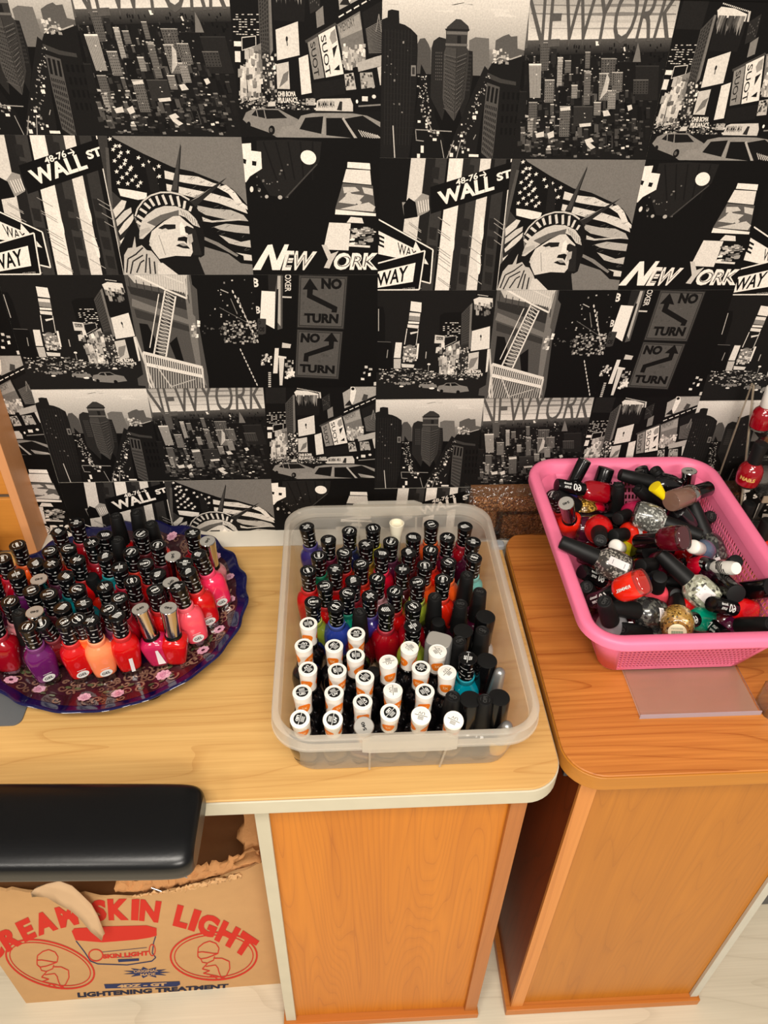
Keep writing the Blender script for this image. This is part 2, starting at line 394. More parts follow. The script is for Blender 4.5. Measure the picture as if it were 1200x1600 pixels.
A.poly([(566, 290), (580, 240), (591, 198), (600, 240), (604, 290)], .45); A.poly([(214, 290), (222, 268), (232, 268), (240, 290)], .7); A.poly([(410, 470), (432, 400), (446, 343), (458, 370), (446, 430)], .75)
A.poly([(343, 345), (350, 330), (362, 328), (372, 345)], .6); A.poly([(392, 192), (408, 194), (408, 212), (394, 214)], .95); A.poly([(522, 222), (530, 218), (533, 240), (526, 240)], .9)
A.specks((40, 560, 620, 735), 130, .1, .5, 3, 10, rnd, .6); A.layer += 1
A.specks((60, 520, 560, 735), 46, .6, 1, 2, 8, rnd, .6); A.specks((100, 230, 560, 500), 60, .4, .9, 1.5, 4, rnd)
for q in [[(340, 655), (372, 644), (384, 662), (366, 668), (392, 690), (370, 700), (350, 680)], [(110, 625), (150, 615), (150, 640), (115, 645)], [(165, 625), (195, 612), (198, 640), (172, 650)], [(225, 505), (272, 500), (275, 515), (228, 520)], [(425, 520), (450, 515), (462, 540), (430, 545)], [(540, 495), (560, 490), (565, 510), (545, 520)], [(315, 580), (370, 575), (370, 590), (318, 595)]]: A.poly(q, .85)
A.layer += 2
A.text('NEWYORK', [(72, -60), (815, -60), (735, 190), (60, 230)], .33, 0)

# ---- row 1, right: bright billboards and taxis
rc = pr(U2, U3, R1); panel(400, 600, 6, 1, 0, rc); bg(rc, .045)
A.rectf(90, 20, 280, 180, .10); A.poly([(275, 180), (350, 95), (350, 480), (285, 460)], .26); A.layer += 1
A.cells([(280, 190), (345, 110), (345, 470), (290, 440)], 4, 15, .5, .6, .12); A.poly([(345, 100), (362, 100), (372, 440), (352, 470)], .45)
A.poly([(360, 70), (400, 50), (590, 80), (600, 130), (590, 290), (380, 290)], .08); A.layer += 1
A.poly([(358, 75), (380, 55), (480, 62), (585, 90), (585, 130), (470, 110), (380, 120)], .9)
for k in range(26): 
    x = 375 + rnd.random() * 200; A.poly([(x, 100), (x + 16, 102), (x + 10, 150 + rnd.random() * 60), (x - 6, 140)], rnd.uniform(.15, .65))
for k in range(16): A.rectf(385 + k * 14, 34 + k * 2.6, 393 + k * 14, 42 + k * 2.6, .9)
A.poly([(590, 75), (606, 75), (612, 130), (598, 130)], .8); A.poly([(615, 130), (690, 85), (700, 220), (630, 250)], .14)
A.cells([(620, 140), (690, 100), (695, 210), (632, 240)], 5, 6, .4, .5, .35, .5, rnd); A.poly([(668, 240), (718, 208), (726, 300), (676, 320)], .5)
A.cells([(100, 260), (280, 255), (280, 370), (100, 370)], 9, 9, .8, .35, .85, .45, rnd); A.rectf(105, 400, 155, 425, .95); A.rectf(110, 450, 148, 505, .9); A.pline([(160, 380), (255, 370), (255, 420), (160, 445)], 5, .8, True)
A.poly([(185, 445), (290, 405), (292, 580), (190, 590)], .5); A.specks((190, 450, 290, 580), 40, .3, 1, 6, 20, rnd, 1.6)
A.poly([(145, 520), (185, 530), (190, 700), (140, 690)], .8); A.poly([(190, 590), (285, 560), (285, 690), (200, 700)], .8); A.specks((140, 520, 290, 700), 40, .25, 1, 5, 16, rnd, 1.4)
A.poly([(295, 450), (340, 450), (385, 500), (385, 680), (300, 640)], .15); A.specks((295, 460, 390, 700), 60, .4, 1, 3, 9, rnd)
A.layer += 1
A.poly([(392, 335), (545, 290), (555, 460), (400, 490)], .88); A.poly([(393, 510), (478, 495), (485, 635), (398, 635)], .8); A.poly([(548, 475), (612, 455), (636, 650), (565, 662)], .90)
A.poly([(592, 385), (800, 290), (815, 300), (600, 398)], .25)
A.poly([(610, 395), (680, 362), (725, 570), (652, 582)], .55); A.poly([(684, 355), (800, 306), (858, 548), (735, 570)], .93)
A.poly([(812, 300), (970, 228), (1015, 490), (870, 530)], .45); A.poly([(985, 235), (1125, 170), (1125, 440), (1030, 450)], .09)
A.poly([(812, 80), (880, 40), (890, 15), (1138, 8), (1130, 100), (830, 225)], .66); A.layer += 1
A.poly([(830, 200), (900, 120), (905, 200)], .12); A.poly([(890, 20), (915, 12), (940, 60), (920, 150), (900, 190), (880, 150)], .95); A.ell(908, 42, 16, 14, .08); A.poly([(990, 150), (1010, 90), (1050, 100), (1040, 150)], .25)
A.poly([(820, 255), (1125, 118), (1125, 135), (820, 275)], .05); A.layer += 1
for k in range(6): A.line((825 + k * 52, 262 - k * 23), (860 + k * 52, 246 - k * 23), 7, .95)
for k in range(19): A.line((1010 + k * 1.2, 318 + k * 6.6), (1125, 270 + k * 9), 3, .5)
A.line((1080, 330), (1100, 240), 6, .5); A.line((1100, 240), (1118, 330), 6, .5)
A.text('SUOT', [(648, 382), (648, 560), (620, 564), (622, 392)][::1] if False else [(660, 385), (690, 560), (655, 570), (628, 400)], .12, .01)
A.text('SUOT', [(735, 350), (770, 550), (735, 565), (700, 362)], .12, .01)
A.poly([(770, 340), (800, 320), (812, 380), (780, 400), (762, 370)], .6); A.poly([(780, 420), (815, 400), (790, 470)], .1); A.poly([(790, 530), (828, 500), (832, 530)], .05)
A.poly([(820, 310), (965, 240), (985, 320), (840, 370)], .62); A.text('MEMORY', [(830, 300), (930, 258), (938, 300), (838, 340)], .25); A.specks((850, 400, 1000, 520), 60, .5, 1, 4, 12, rnd, 1.6)
A.poly([(950, 490), (1080, 455), (1125, 445), (1125, 500), (960, 535)], .7); A.poly([(862, 550), (925, 540), (945, 625), (875, 632)], .75); A.poly([(970, 540), (1055, 535), (1075, 610), (980, 622)], .65); A.poly([(1090, 510), (1125, 500), (1125, 600), (1110, 600)], .8)
A.layer += 1; A.specks((870, 550, 940, 625), 12, .1, .5, 5, 12, rnd); A.specks((980, 545, 1065, 615), 24, .05, .9, 4, 9, rnd)
A.ell(468, 380, 8, 14, .15); A.line((468, 390), (472, 415), 8, .4); A.poly([(410, 630), (440, 560), (478, 540), (470, 590)], .45)
A.poly([(640, 600), (860, 570), (870, 650), (650, 680)], .08); A.ell(950, 688, 8, 10, 1); A.rectf(985, 660, 1025, 685, .9); A.ell(1068, 660, 14, 10, .9); A.line((960, 712), (1125, 700), 8, .5)
A.text('OHB BOMA', [(400, 648), (525, 645), (525, 672), (400, 676)], .95, .03); A.text('MUUANICE', [(400, 680), (535, 676), (540, 704), (400, 708)], .95, .03); A.rectf(595, 680, 660, 715, .7)
A.specks((130, 680, 660, 745), 150, .2, .95, 3, 9, rnd, .7); A.layer += 1
# taxis
A.poly([(90, 745), (1140, 735), (1140, 960), (90, 960)], .055); A.layer += 1
A.poly([(155, 800), (178, 762), (230, 742), (400, 738), (470, 765), (540, 790), (560, 870), (400, 890), (330, 862), (200, 830)], .52)
A.poly([(215, 775), (245, 748), (300, 745), (310, 790)], .08); A.poly([(305, 745), (400, 745), (465, 785), (320, 792)], .07); A.layer += 1
A.line((250, 748), (262, 790), 6, .55); A.poly([(335, 705), (380, 700), (385, 725), (330, 728)], .8); A.ell(195, 825, 14, 16, .06); A.ell(355, 850, 22, 24, .05); A.ell(350, 850, 10, 11, .35)
A.poly([(380, 885), (430, 830), (520, 820), (560, 770), (640, 755), (900, 748), (1020, 760), (1140, 800), (1140, 890)], .55); A.layer += 1
A.poly([(548, 840), (590, 780), (715, 770), (700, 862)], .06); A.poly([(735, 778), (850, 775), (930, 880), (735, 868)], .05); A.poly([(860, 780), (990, 760), (1140, 830), (1140, 890), (960, 885)], .06)
A.line((850, 775), (945, 885), 14, .7); A.line((722, 772), (714, 862), 14, .6)
for k in range(9): A.line((960 + k * 16, 835 + k * 3), (990 + k * 18, 870 + k * 2), 5, .8)
A.poly([(662, 742), (672, 690), (700, 680), (905, 672), (922, 705), (922, 740)], .82); A.layer += 1
A.text('MAMMA MIA', [(680, 690), (795, 688), (795, 722), (680, 726)], .2, .01); A.poly([(810, 735), (830, 690), (848, 690), (845, 738)], .15); A.poly([(655, 742), (925, 740), (925, 750), (655, 752)], .1)

# ---- row 2, left: street signs before a striped facade
rc = pr(U0, U1, R2); panel(380, 200, 2.857, 2, 1, rc); bg(rc, .045)
def col(x0, x1, y0, y1, g, sl=-.11):
    f = lambda x, y: x + (y - 140) * (-sl) * -1
    A.poly([(f(x0, y0), y0), (f(x1, y0), y0), (f(x1, y1), y1), (f(x0, y1), y1)], g)
for x0, x1, g in [(735, 800, .85), (800, 845, .10), (845, 895, .2), (905, 968, .93), (968, 1000, .12), (1000, 1045, .2), (1045, 1092, .88), (1092, 1110, .08), (1110, 1160, .18), (1180, 1230, .9), (1240, 1290, .25)]:
    col(x0 + 15, x1 + 15, 120, 740, g)
A.layer += 1
for x, y in [(850, 170), (845, 240), (838, 440), (835, 520), (1005, 160), (1000, 230), (985, 400), (980, 480), (975, 560), (970, 640), (1120, 180), (1105, 400), (1095, 480), (1090, 560), (1085, 640)]: A.poly([(x - 5, y), (x + 28, y + 6), (x + 22, y + 60), (x - 8, y + 52)], .12)
for x, y in [(935, 500), (1065, 450), (1052, 600), (962, 180)]: A.ell(x, y, 9, 52, .95)
for k in range(26): x = rnd.choice([770, 900, 1040, 1150]); y = rnd.uniform(380, 700); A.line((x - 30, y), (x + 25, y + 40), 3, .6)
A.poly([(760, 330), (800, 290), (830, 300), (830, 370), (790, 390), (720, 400), (710, 330)], .6); A.layer += 1
A.poly([(715, 345), (740, 310), (770, 330), (780, 395), (720, 405)], .03)
for k in range(5): A.line((782 + k * 11, 325 - k * 2), (790 + k * 10, 378 - k * 3), 4, .9)
A.layer += 1
A.poly([(836, 262), (1205, 148), (1205, 268), (838, 382)], .03); A.layer += 1
A.text('WALL', [(866, 285), (1118, 206), (1122, 274), (880, 346)], .97, .035)
A.text('48-76', [(948, 230), (1048, 196), (1048, 226), (952, 256)], .97, .02)
A.line((1056, 212), (1082, 205), 5, .97); A.line((1072, 193), (1084, 205), 5, .97); A.line((1084, 205), (1074, 220), 5, .97)
A.text('ST', [(1130, 202), (1196, 182), (1200, 218), (1134, 238)], .97, .04)
# one-way signs
A.layer += 1
A.poly([(600, 395), (850, 540), (838, 695), (600, 620)], .03); A.layer += 1
A.pline([(600, 404), (848, 542), (836, 692), (790, 680)], 6, .95)
A.poly([(600, 455), (760, 535), (770, 505), (828, 608), (600, 560)], .95); A.layer += 1
A.text('E', [(598, 470), (632, 486), (630, 534), (598, 520)], .05, .03); A.text('WAY', [(690, 508), (775, 548), (770, 575), (692, 562)], .05, .01)
A.layer += 1; A.poly([(596, 600), (818, 542), (790, 722), (596, 740)], .03); A.layer += 1
A.pline([(596, 604), (812, 546), (786, 720), (596, 722)], 6, .95)
A.poly([(600, 640), (770, 600), (758, 685), (600, 712)], .97); A.layer += 1
A.text('WAY', [(598, 650), (738, 612), (728, 682), (598, 706)], .04, .025); A.text('STATION', [(712, 714), (766, 708), (766, 717), (712, 724)], .7)

# ---- row 2, middle: statue with a rayed crown before a flag
rc = pr(U1, U2, R2); panel(165, 210, 5.106, 1, 1, rc); bg(rc, .46)
A.poly([(-80, -20), (20, -20), (70, 30), (300, 150), (540, 260), (700, 295), (900, 375), (1010, 430), (1080, 500), (1130, 560), (1175, 1035), (1080, 1025), (980, 950), (780, 890), (100, 600), (-80, 600)], .04); A.layer += 1
stripes = [([(470, 285), (600, 320), (740, 335), (860, 385), (920, 400), (900, 418), (800, 410), (640, 385), (475, 350)], .85),
  ([(485, 392), (640, 425), (860, 470), (1000, 510), (1110, 575), (1135, 630), (1080, 610), (900, 545), (700, 500), (490, 445)], .85),
  ([(890, 420), (960, 400), (1030, 455), (1090, 540), (1130, 570), (1135, 600), (1040, 540), (980, 470)], .9),
  ([(735, 565), (860, 590), (1000, 600), (1100, 640), (1140, 690), (960, 675), (800, 640), (730, 600)], .7),
  ([(860, 735), (960, 710), (1145, 730), (1150, 790), (1040, 780), (920, 760)], .7),
  ([(905, 800), (960, 815), (1080, 855), (1155, 840), (1160, 900), (1060, 885), (985, 865)], .75),
  ([(1040, 940), (1165, 960), (1170, 1005), (1105, 1000), (1100, 965)], .85),
  ([(770, 655), (850, 685), (1080, 672), (1080, 682), (850, 700), (780, 690)], .8),
  ([(100, 428), (200, 440), (330, 465), (330, 510), (260, 520), (120, 488)], .93),
  ([(780, 810), (900, 860), (1060, 960), (1050, 975), (880, 880), (780, 835)], .5)]
for p, g in stripes: A.poly(p, g)
A.layer += 1
for k in range(60):
    x = rnd.uniform(640, 1130); y = 350 + (x - 640) * .3 + rnd.choice([0, 90, 200, 330, 420]) * (.6 + (x - 640) / 1100)
    A.line((x, y), (x + rnd.uniform(15, 40), y - rnd.uniform(8, 26)), 3, .35)
for x, y in [(80, 90), (62, 118), (124, 144), (108, 172), (74, 208), (160, 204), (152, 232), (122, 258), (206, 262), (196, 278), (90, 294), (172, 310), (242, 332), (134, 342), (214, 362), (104, 382), (178, 390), (260, 408), (264, 184), (342, 218), (302, 242), (426, 252), (384, 276), (350, 292), (430, 332), (400, 345), (368, 342), (408, 398), (280, 382), (36, 34), (180, 138), (112, 90)]: A.star(x, y, 20, .95, rnd.uniform(-.3, .3))
A.poly([(300, 160), (360, 460), (440, 470), (400, 300)], .09)
A.poly([(-60, -10), (12, -10), (40, 440), (130, 520), (60, 620), (-60, 600)], .20); A.poly([(0, 100), (25, 105), (60, 560), (30, 600)], .3)
A.layer += 1
A.poly([(-60, 400), (0, 480), (110, 920), (150, 1130), (-60, 1150)], .12); A.poly([(0, 400), (60, 600), (90, 800), (150, 1115), (110, 1115), (40, 850)], .55); A.layer += 1
# raised arm and robe
A.poly([(60, 600), (140, 520), (170, 540), (165, 590), (200, 575), (215, 610), (225, 660), (200, 760), (130, 880), (100, 800)], .12); A.layer += 1
for q, g in [([(60, 600), (130, 520), (168, 530), (150, 590), (80, 665)], .85), ([(85, 680), (150, 610), (205, 580), (210, 620), (130, 700), (95, 730)], .8), ([(105, 770), (150, 700), (222, 630), (225, 680), (180, 740), (120, 800)], .85), ([(115, 850), (170, 800), (212, 765), (190, 820), (125, 870)], .9)]: A.poly(q, g)
A.poly([(110, 900), (230, 660), (300, 830), (350, 900), (700, 980), (740, 980), (800, 1130), (130, 1130)], .06); A.layer += 1
A.poly([(150, 1130), (150, 960), (180, 905), (215, 900), (235, 810), (245, 900), (290, 880), (330, 920), (380, 930), (440, 1020), (440, 1130)], .75); A.poly([(420, 1130), (420, 1020), (500, 1025), (590, 1070), (620, 1130)], .85); A.layer += 1
for p in [[(170, 1100), (180, 990), (250, 950)], [(200, 1110), (220, 1010), (300, 960)], [(235, 960), (300, 900)], [(320, 1100), (330, 950)], [(360, 1110), (350, 980)], [(400, 1110), (390, 1010)], [(250, 1100), (280, 1020), (310, 1000)]]: A.pline(p, 12, .15)
# crown, hair, face
A.poly([(232, 640), (250, 590), (290, 530), (350, 480), (430, 452), (520, 452), (600, 470), (680, 520), (740, 600), (770, 700), (790, 800), (790, 960), (760, 980), (745, 975), (740, 1000), (600, 1130), (430, 1000), (300, 850), (270, 720)], .06); A.layer += 1
arc = [(238, 650), (256, 590), (300, 530), (360, 485), (440, 460), (520, 460), (600, 478), (670, 520)]; A.pline(arc, 13, .82)
for a, b in [((250, 690), (285, 715)), ((255, 645), (310, 680)), ((275, 590), (330, 625)), ((310, 545), (358, 588)), ((352, 510), (390, 568)), ((405, 488), (432, 560)), ((455, 480), (488, 556)), ((515, 482), (540, 562)), ((575, 490), (592, 575)), ((635, 528), (625, 590)), ((685, 570), (672, 610))]: A.line(a, b, 20, .85)
A.poly([(270, 800), (275, 740), (290, 690), (330, 640), (400, 590), (470, 568), (560, 570), (600, 585), (660, 610), (720, 670), (755, 740), (700, 720), (640, 660), (590, 640), (520, 650), (440, 690), (370, 760), (300, 830), (275, 830)], .80); A.layer += 1
A.poly([(330, 700), (440, 640), (585, 600), (585, 640), (470, 680), (400, 730)], .38); A.poly([(270, 830), (275, 760), (350, 735), (365, 760), (300, 800)], .7)
for k in range(7): A.line((600 + k * 22, 600 + k * 14), (620 + k * 20, 640 + k * 16), 4, .4)
A.poly([(370, 770), (420, 730), (470, 690), (540, 650), (590, 645), (640, 690), (700, 735), (712, 790), (705, 850), (700, 930), (680, 970), (560, 965), (500, 990), (430, 990), (370, 910), (350, 850)], .85); A.layer += 1
A.poly([(420, 745), (470, 715), (560, 715), (560, 750), (520, 755), (470, 760)], .1); A.poly([(440, 760), (480, 745), (510, 765), (455, 775)], .8); A.poly([(625, 740), (650, 725), (710, 750), (705, 800), (660, 790), (640, 780)], .08)
A.poly([(650, 730), (720, 760), (770, 960), (700, 960), (690, 880), (660, 800)], .12)
A.poly([(580, 820), (630, 810), (655, 820), (650, 870), (630, 850), (575, 845)], .06); A.poly([(560, 885), (600, 865), (660, 890), (675, 910), (620, 905)], .08); A.poly([(585, 870), (620, 862), (660, 885), (620, 888)], .6)
A.poly([(610, 690), (630, 730), (640, 800), (600, 800), (590, 720)], .95); A.line((425, 800), (480, 960), 6, .6); A.poly([(360, 830), (380, 850), (370, 900), (350, 880)], .8); A.poly([(650, 800), (690, 790), (700, 850), (670, 880)], .7)
A.poly([(430, 990), (560, 965), (680, 972), (740, 1000), (700, 1120), (600, 1120), (500, 1020)], .06)
# rays
A.poly([(523, 452), (560, 260), (598, 70), (604, 100), (583, 465)], .11); A.poly([(560, 270), (598, 75), (572, 440), (530, 445)], .25)
A.poly([(670, 530), (900, 385), (968, 342), (900, 410), (800, 500), (720, 575)], .14); A.poly([(675, 532), (960, 346), (860, 410), (740, 500)], .6)

# ---- row 2, right: neon street at night
rc = pr(U2, U3, R2); panel(380, 200, 2.857, 1, 1, rc); bg(rc, .035)
A.poly([(60, 55), (200, 50), (350, 60), (340, 150), (200, 310), (120, 300), (60, 200)], .10); A.layer += 1
for k in range(5): A.line((90 + k * 55, 60), (150 + k * 40, 230), 7, .06)
A.poly([(-20, 70), (35, 66), (36, 100), (80, 105), (84, 180), (30, 215), (14, 240), (-20, 240)], .96); A.layer += 1
A.poly([(0, 135), (15, 140), (12, 160), (0, 155)], .05); A.poly([(40, 145), (60, 148), (58, 168), (40, 165)], .05)
A.ell(291, 130, 36, 31, .97, 20, .5); A.ell(38, 272, 8, 13, .9); A.ell(105, 305, 8, 8, .7); A.ell(165, 308, 10, 9, .7); A.ell(72, 275, 6, 9, .6); A.specks((60, 150, 220, 330), 14, .25, .6, 2, 5, rnd)
A.line((190, 310), (330, 160), 6, .25)
A.poly([(466, 150), (565, 156), (568, 184), (464, 176)], .95); A.poly([(460, 182), (566, 188), (572, 252), (444, 240)], .9)
A.poly([(444, 245), (578, 256), (590, 375), (410, 362)], .35); A.layer += 1
for q in [[(425, 330), (470, 290), (540, 300), (500, 340)], [(430, 360), (560, 330), (590, 350), (580, 372)], [(445, 262), (500, 262), (520, 280), (450, 290)], [(530, 262), (578, 270), (580, 300), (540, 290)], [(470, 280), (530, 330), (520, 345), (455, 300)]]: A.poly(q, .8)
A.poly([(412, 362), (592, 380), (592, 392), (410, 384)], .95); A.poly([(462, 420), (480, 395), (530, 400), (538, 424)], .9)
A.poly([(384, 420), (480, 424), (470, 545), (358, 540)], .9); A.specks((482, 445, 580, 520), 50, .3, 1, 5, 15, rnd, .5); A.line((470, 522), (566, 528), 9, .9)
A.layer += 1
A.poly([(42, 632), (110, 520), (130, 518), (150, 590), (185, 518), (204, 518), (165, 632), (130, 632), (115, 560), (78, 632)], .97)
A.text('EW', [(180, 545), (330, 550), (310, 632), (172, 634)], .95, .05, .2)
A.poly([(350, 520), (372, 520), (392, 560), (425, 548), (400, 590), (385, 625), (360, 622), (378, 585)], .8)
A.text('ORK', [(410, 555), (600, 555), (600, 632), (400, 632)], .97, .06, .1); A.layer += 1; A.text('ORK', [(425, 570), (585, 570), (582, 618), (415, 618)], .3, -.02, .1); A.text('EW', [(195, 562), (310, 566), (300, 618), (188, 620)], .4, -.02, .2)

# ---- row 3, left: square at night with screens and traffic
rc = pr(U0, U1, R3); panel(590, 440, 6.667, 2, 0, (0, R3[1], U1, R3[0])); A.to2 = (lambda f: lambda x, y: (lambda r: (r[0], r[1] - PH))(f(x, y)))(A.to2); bg(rc, .075)
A.poly([(-20, 250), (60, 260), (80, 340), (80, 620), (150, 640), (160, 950), (-20, 950)], .035); A.poly([(650, 350), (700, 320), (880, 310), (880, 650), (640, 650)], .04); A.layer += 1
A.line((12, 280), (12, 510), 8, .7); A.line((0, 620), (140, 625), 5, .4)
A.poly([(350, 200), (460, 214), (455, 315), (340, 300)], .93); A.poly([(335, 315), (447, 325), (440, 410), (325, 398)], .55); A.layer += 1; A.poly([(335, 318), (447, 328), (442, 360), (330, 350)], .9); A.poly([(322, 408), (436, 416), (434, 436), (320, 430)], .95); A.poly([(314, 440), (430, 450), (426, 484), (312, 472)], .9)
A.pline([(308, 485), (282, 650)], 8, .9); A.pline([(425, 490), (402, 660)], 7, .8); A.poly([(340, 525), (425, 512), (425, 524), (345, 545)], .9)
A.poly([(190, 628), (256, 630), (240, 790), (170, 788)], .9); A.poly([(414, 640), (434, 642), (418, 800), (400, 798)], .95); A.line((508, 725), (502, 795), 9, .7); A.line((108, 705), (98, 790), 8, .6)
A.ell(335, 740, 70, 88, .45); A.layer += 1; A.specks((275, 665, 395, 830), 60, .3, 1, 6, 18, rnd, .9); A.poly([(250, 850), (385, 860), (375, 892), (255, 888)], .85); A.poly([(170, 800), (245, 800), (240, 900), (170, 900)], .75)
A.poly([(875, 330), (985, 215), (985, 650), (870, 690)], .25); A.layer += 1; A.cells([(880, 340), (970, 240), (965, 640), (875, 660)], 6, 14, .5, .6, .12); A.poly([(965, 240), (990, 220), (970, 690), (950, 700)], .45)
A.poly([(990, 220), (1010, 160), (1200, 150), (1200, 480), (975, 500)], .05); A.layer += 1; A.poly([(1000, 180), (1060, 155), (1200, 170), (1200, 260), (1010, 240)], .88); A.specks((1020, 230, 1190, 340), 30, .1, .7, 6, 16, rnd, 2); A.poly([(1030, 110), (1200, 150), (1200, 170), (1040, 135)], .03)
for k in range(8): A.rectf(1045 + k * 14, 128 + k * 2, 1053 + k * 14, 136 + k * 2, .95)
A.poly([(985, 510), (1172, 460), (1165, 690), (970, 720)], .9); A.poly([(940, 745), (1055, 725), (1045, 905), (925, 930)], .8); A.layer += 1; A.ell(1076, 565, 9, 16, .15); A.line((1076, 575), (1074, 610), 7, .4); A.poly([(930, 920), (970, 800), (1050, 780), (1000, 880)], .5); A.poly([(1145, 700), (1170, 695), (1150, 930), (1125, 940)], .9)
A.cells([(680, 415), (870, 415), (860, 580), (680, 590)], 8, 9, .85, .35, .9, .5, rnd); A.poly([(600, 550), (700, 560), (695, 640), (592, 636)], .85); A.layer += 1; A.poly([(612, 565), (686, 572), (684, 604), (612, 602)], .1); A.text('REALI', [(618, 572), (680, 576), (680, 598), (618, 598)], .85)
A.poly([(612, 680), (675, 665), (665, 735), (605, 738)], .85); A.poly([(700, 580), (820, 560), (820, 610), (700, 670)], .06); A.pline([(700, 575), (820, 558), (820, 612), (690, 675)], 5, .7, True)
A.poly([(715, 680), (855, 610), (850, 790), (700, 850)], .7); A.poly([(650, 770), (720, 760), (720, 960), (640, 970)], .75); A.poly([(735, 850), (810, 800), (800, 960), (720, 970)], .85); A.layer += 1; A.specks((640, 640, 850, 970), 90, .15, 1, 5, 18, rnd, 1.5); A.poly([(860, 660), (950, 640), (940, 960), (860, 960)], .15); A.specks((840, 680, 950, 1000), 60, .4, 1, 4, 9, rnd)
A.text('OHB BOMA', [(905, 918), (1080, 912), (1080, 945), (905, 950)], .95, .04); A.text('MUUANICE', [(940, 955), (1095, 950), (1095, 985), (940, 990)], .95, .04)
A.poly([(-20, 940), (1200, 980), (1200, 1210), (-20, 1210)], .09); A.layer += 1
A.specks((10, 900, 600, 1060), 130, .3, 1, 4, 14, rnd, .6); A.specks((450, 940, 1050, 1010), 90, .3, .9, 4, 12, rnd, .5); A.ell(535, 855, 16, 10, .95); A.line((533, 860), (528, 930), 6, .6)
def cab(x, y, s):
    P = lambda q: [(x + a * s, y + b * s) for a, b in q]
    A.poly(P([(0, 60), (20, 30), (70, 20), (100, 0), (200, -4), (250, 24), (330, 40), (350, 90), (200, 110), (60, 100), (5, 90)]), .5); A.layer += 1
    A.poly(P([(78, 26), (106, 6), (140, 4), (142, 34)]), .06); A.poly(P([(150, 4), (198, 2), (240, 28), (160, 34)]), .06); A.ell(x + 50 * s, y + 88 * s, 18 * s, 18 * s, .05); A.ell(x + 230 * s, y + 100 * s, 20 * s, 20 * s, .05); A.ell(x + 10 * s, y + 78 * s, 8 * s, 6 * s, .95)
cab(430, 1045, .55); cab(620, 1050, .95); cab(210, 1030, .4); A.poly([(840, 1020), (860, 1000), (890, 1005), (895, 1020)], .9); A.poly([(1050, 1180), (1060, 1110), (1130, 1070), (1200, 1080), (1200, 1190)], .3); A.ell(565, 1105, 28, 10, 1); A.ell(250, 1085, 22, 8, .95)

# ---- row 3, middle: iron fire escape, then dark bridge lights
rc = pr(U1, U2, R3); panel(0, 420, 2.857, 1, 1, rc); A.to2 = (lambda f: lambda x, y: f(x, y))(A.to2); bg(rc, .035)
A.poly([(540, 10), (850, 15), (880, 200), (930, 480), (935, 540), (640, 540), (600, 300), (560, 100)], .30); A.layer += 1
A.poly([(560, 10), (840, 10), (855, 110), (600, 60)], .75); A.layer += 1
A.poly([(570, 75), (855, 130), (862, 190), (585, 110)], .16); A.poly([(590, 130), (870, 235), (872, 255), (590, 165)], .45); A.poly([(600, 175), (870, 262), (890, 290), (610, 215)], .2)
A.poly([(840, 20), (860, 110), (900, 440), (925, 520), (890, 500), (850, 300), (820, 60)], .45)
A.layer += 1
A.poly([(622, 240), (660, 245), (705, 330), (712, 400), (650, 390)], .05); A.poly([(758, 330), (790, 300), (825, 420), (790, 410)], .04); A.poly([(850, 60), (880, 90), (890, 230), (862, 200)], .3)
for x in range(0, 9): A.line((575 + x * 33, 38 + x * 9), (582 + x * 33, 80 + x * 9), 4, .2)
for x in range(0, 22): A.line((600 + x * 11, 8), (606 + x * 11, 40 + x * 3.5), 3, .85)
A.line((600, 22), (740, 90), 8, .92); A.line((740, 90), (835, 130), 8, .9); A.line((690, 10), (820, 62), 6, .85); A.line((820, 10), (835, 130), 6, .8)
for a, b in [((738, 95), (688, 380)), ((785, 120), (742, 390)), ((710, 110), (670, 350))]: A.line(a, b, 7 if a[0] > 720 else 4, .92)
for k in range(18):
    t = k / 18; A.line((738 - 50 * t, 100 + 280 * t), (785 - 43 * t, 125 + 265 * t), 4, .85)
    A.line((738 - 50 * t, 100 + 280 * t), (775 - 43 * t, 140 + 255 * t), 3, .6)
A.poly([(640, 365), (905, 432), (905, 445), (640, 378)], .9); A.poly([(650, 415), (910, 472), (910, 486), (650, 430)], .95)
for k in range(26): A.line((650 + k * 10, 372 + k * 2.6), (655 + k * 10, 425 + k * 2.4), 4, .88)
for k in range(22): A.line((665 + k * 11, 435 + k * 2.4), (668 + k * 11, 530), 3.5, .75)
A.pline([(640, 370), (665, 500), (680, 530)], 7, .9); A.pline([(905, 440), (912, 530)], 6, .85); A.pline([(700, 430), (770, 530)], 5, .8); A.pline([(870, 490), (760, 525)], 5, .7)
A.line((605, 300), (690, 530), 8, .8); A.specks((860, 230, 890, 300), 14, .6, 1, 4, 9, rnd)
for k in range(11): A.ell(1040 + k * 11, 100 + k * 22, 4, 9, .85, 6, -.4)
for k in range(9): A.line((1062 + k * 9, 125 + k * 22), (1068 + k * 9, 142 + k * 22), 3, .7)
for k in range(10): A.ell(1075 + k * 8, 360 + k * 17, 3, 8, .8, 6, -.4)
A.specks((1000, 230, 1150, 330), 110, .3, .8, 2, 6, rnd); A.specks((930, 40, 1160, 240), 24, .4, .9, 1.5, 4, rnd); A.line((1030, 130), (1060, 200), 3, .5); A.line((980, 170), (1110, 240), 3, .35); A.line((985, 90), (1020, 105), 4, .7); A.specks((900, 250, 1010, 290), 20, .2, .4, 2, 5, rnd)

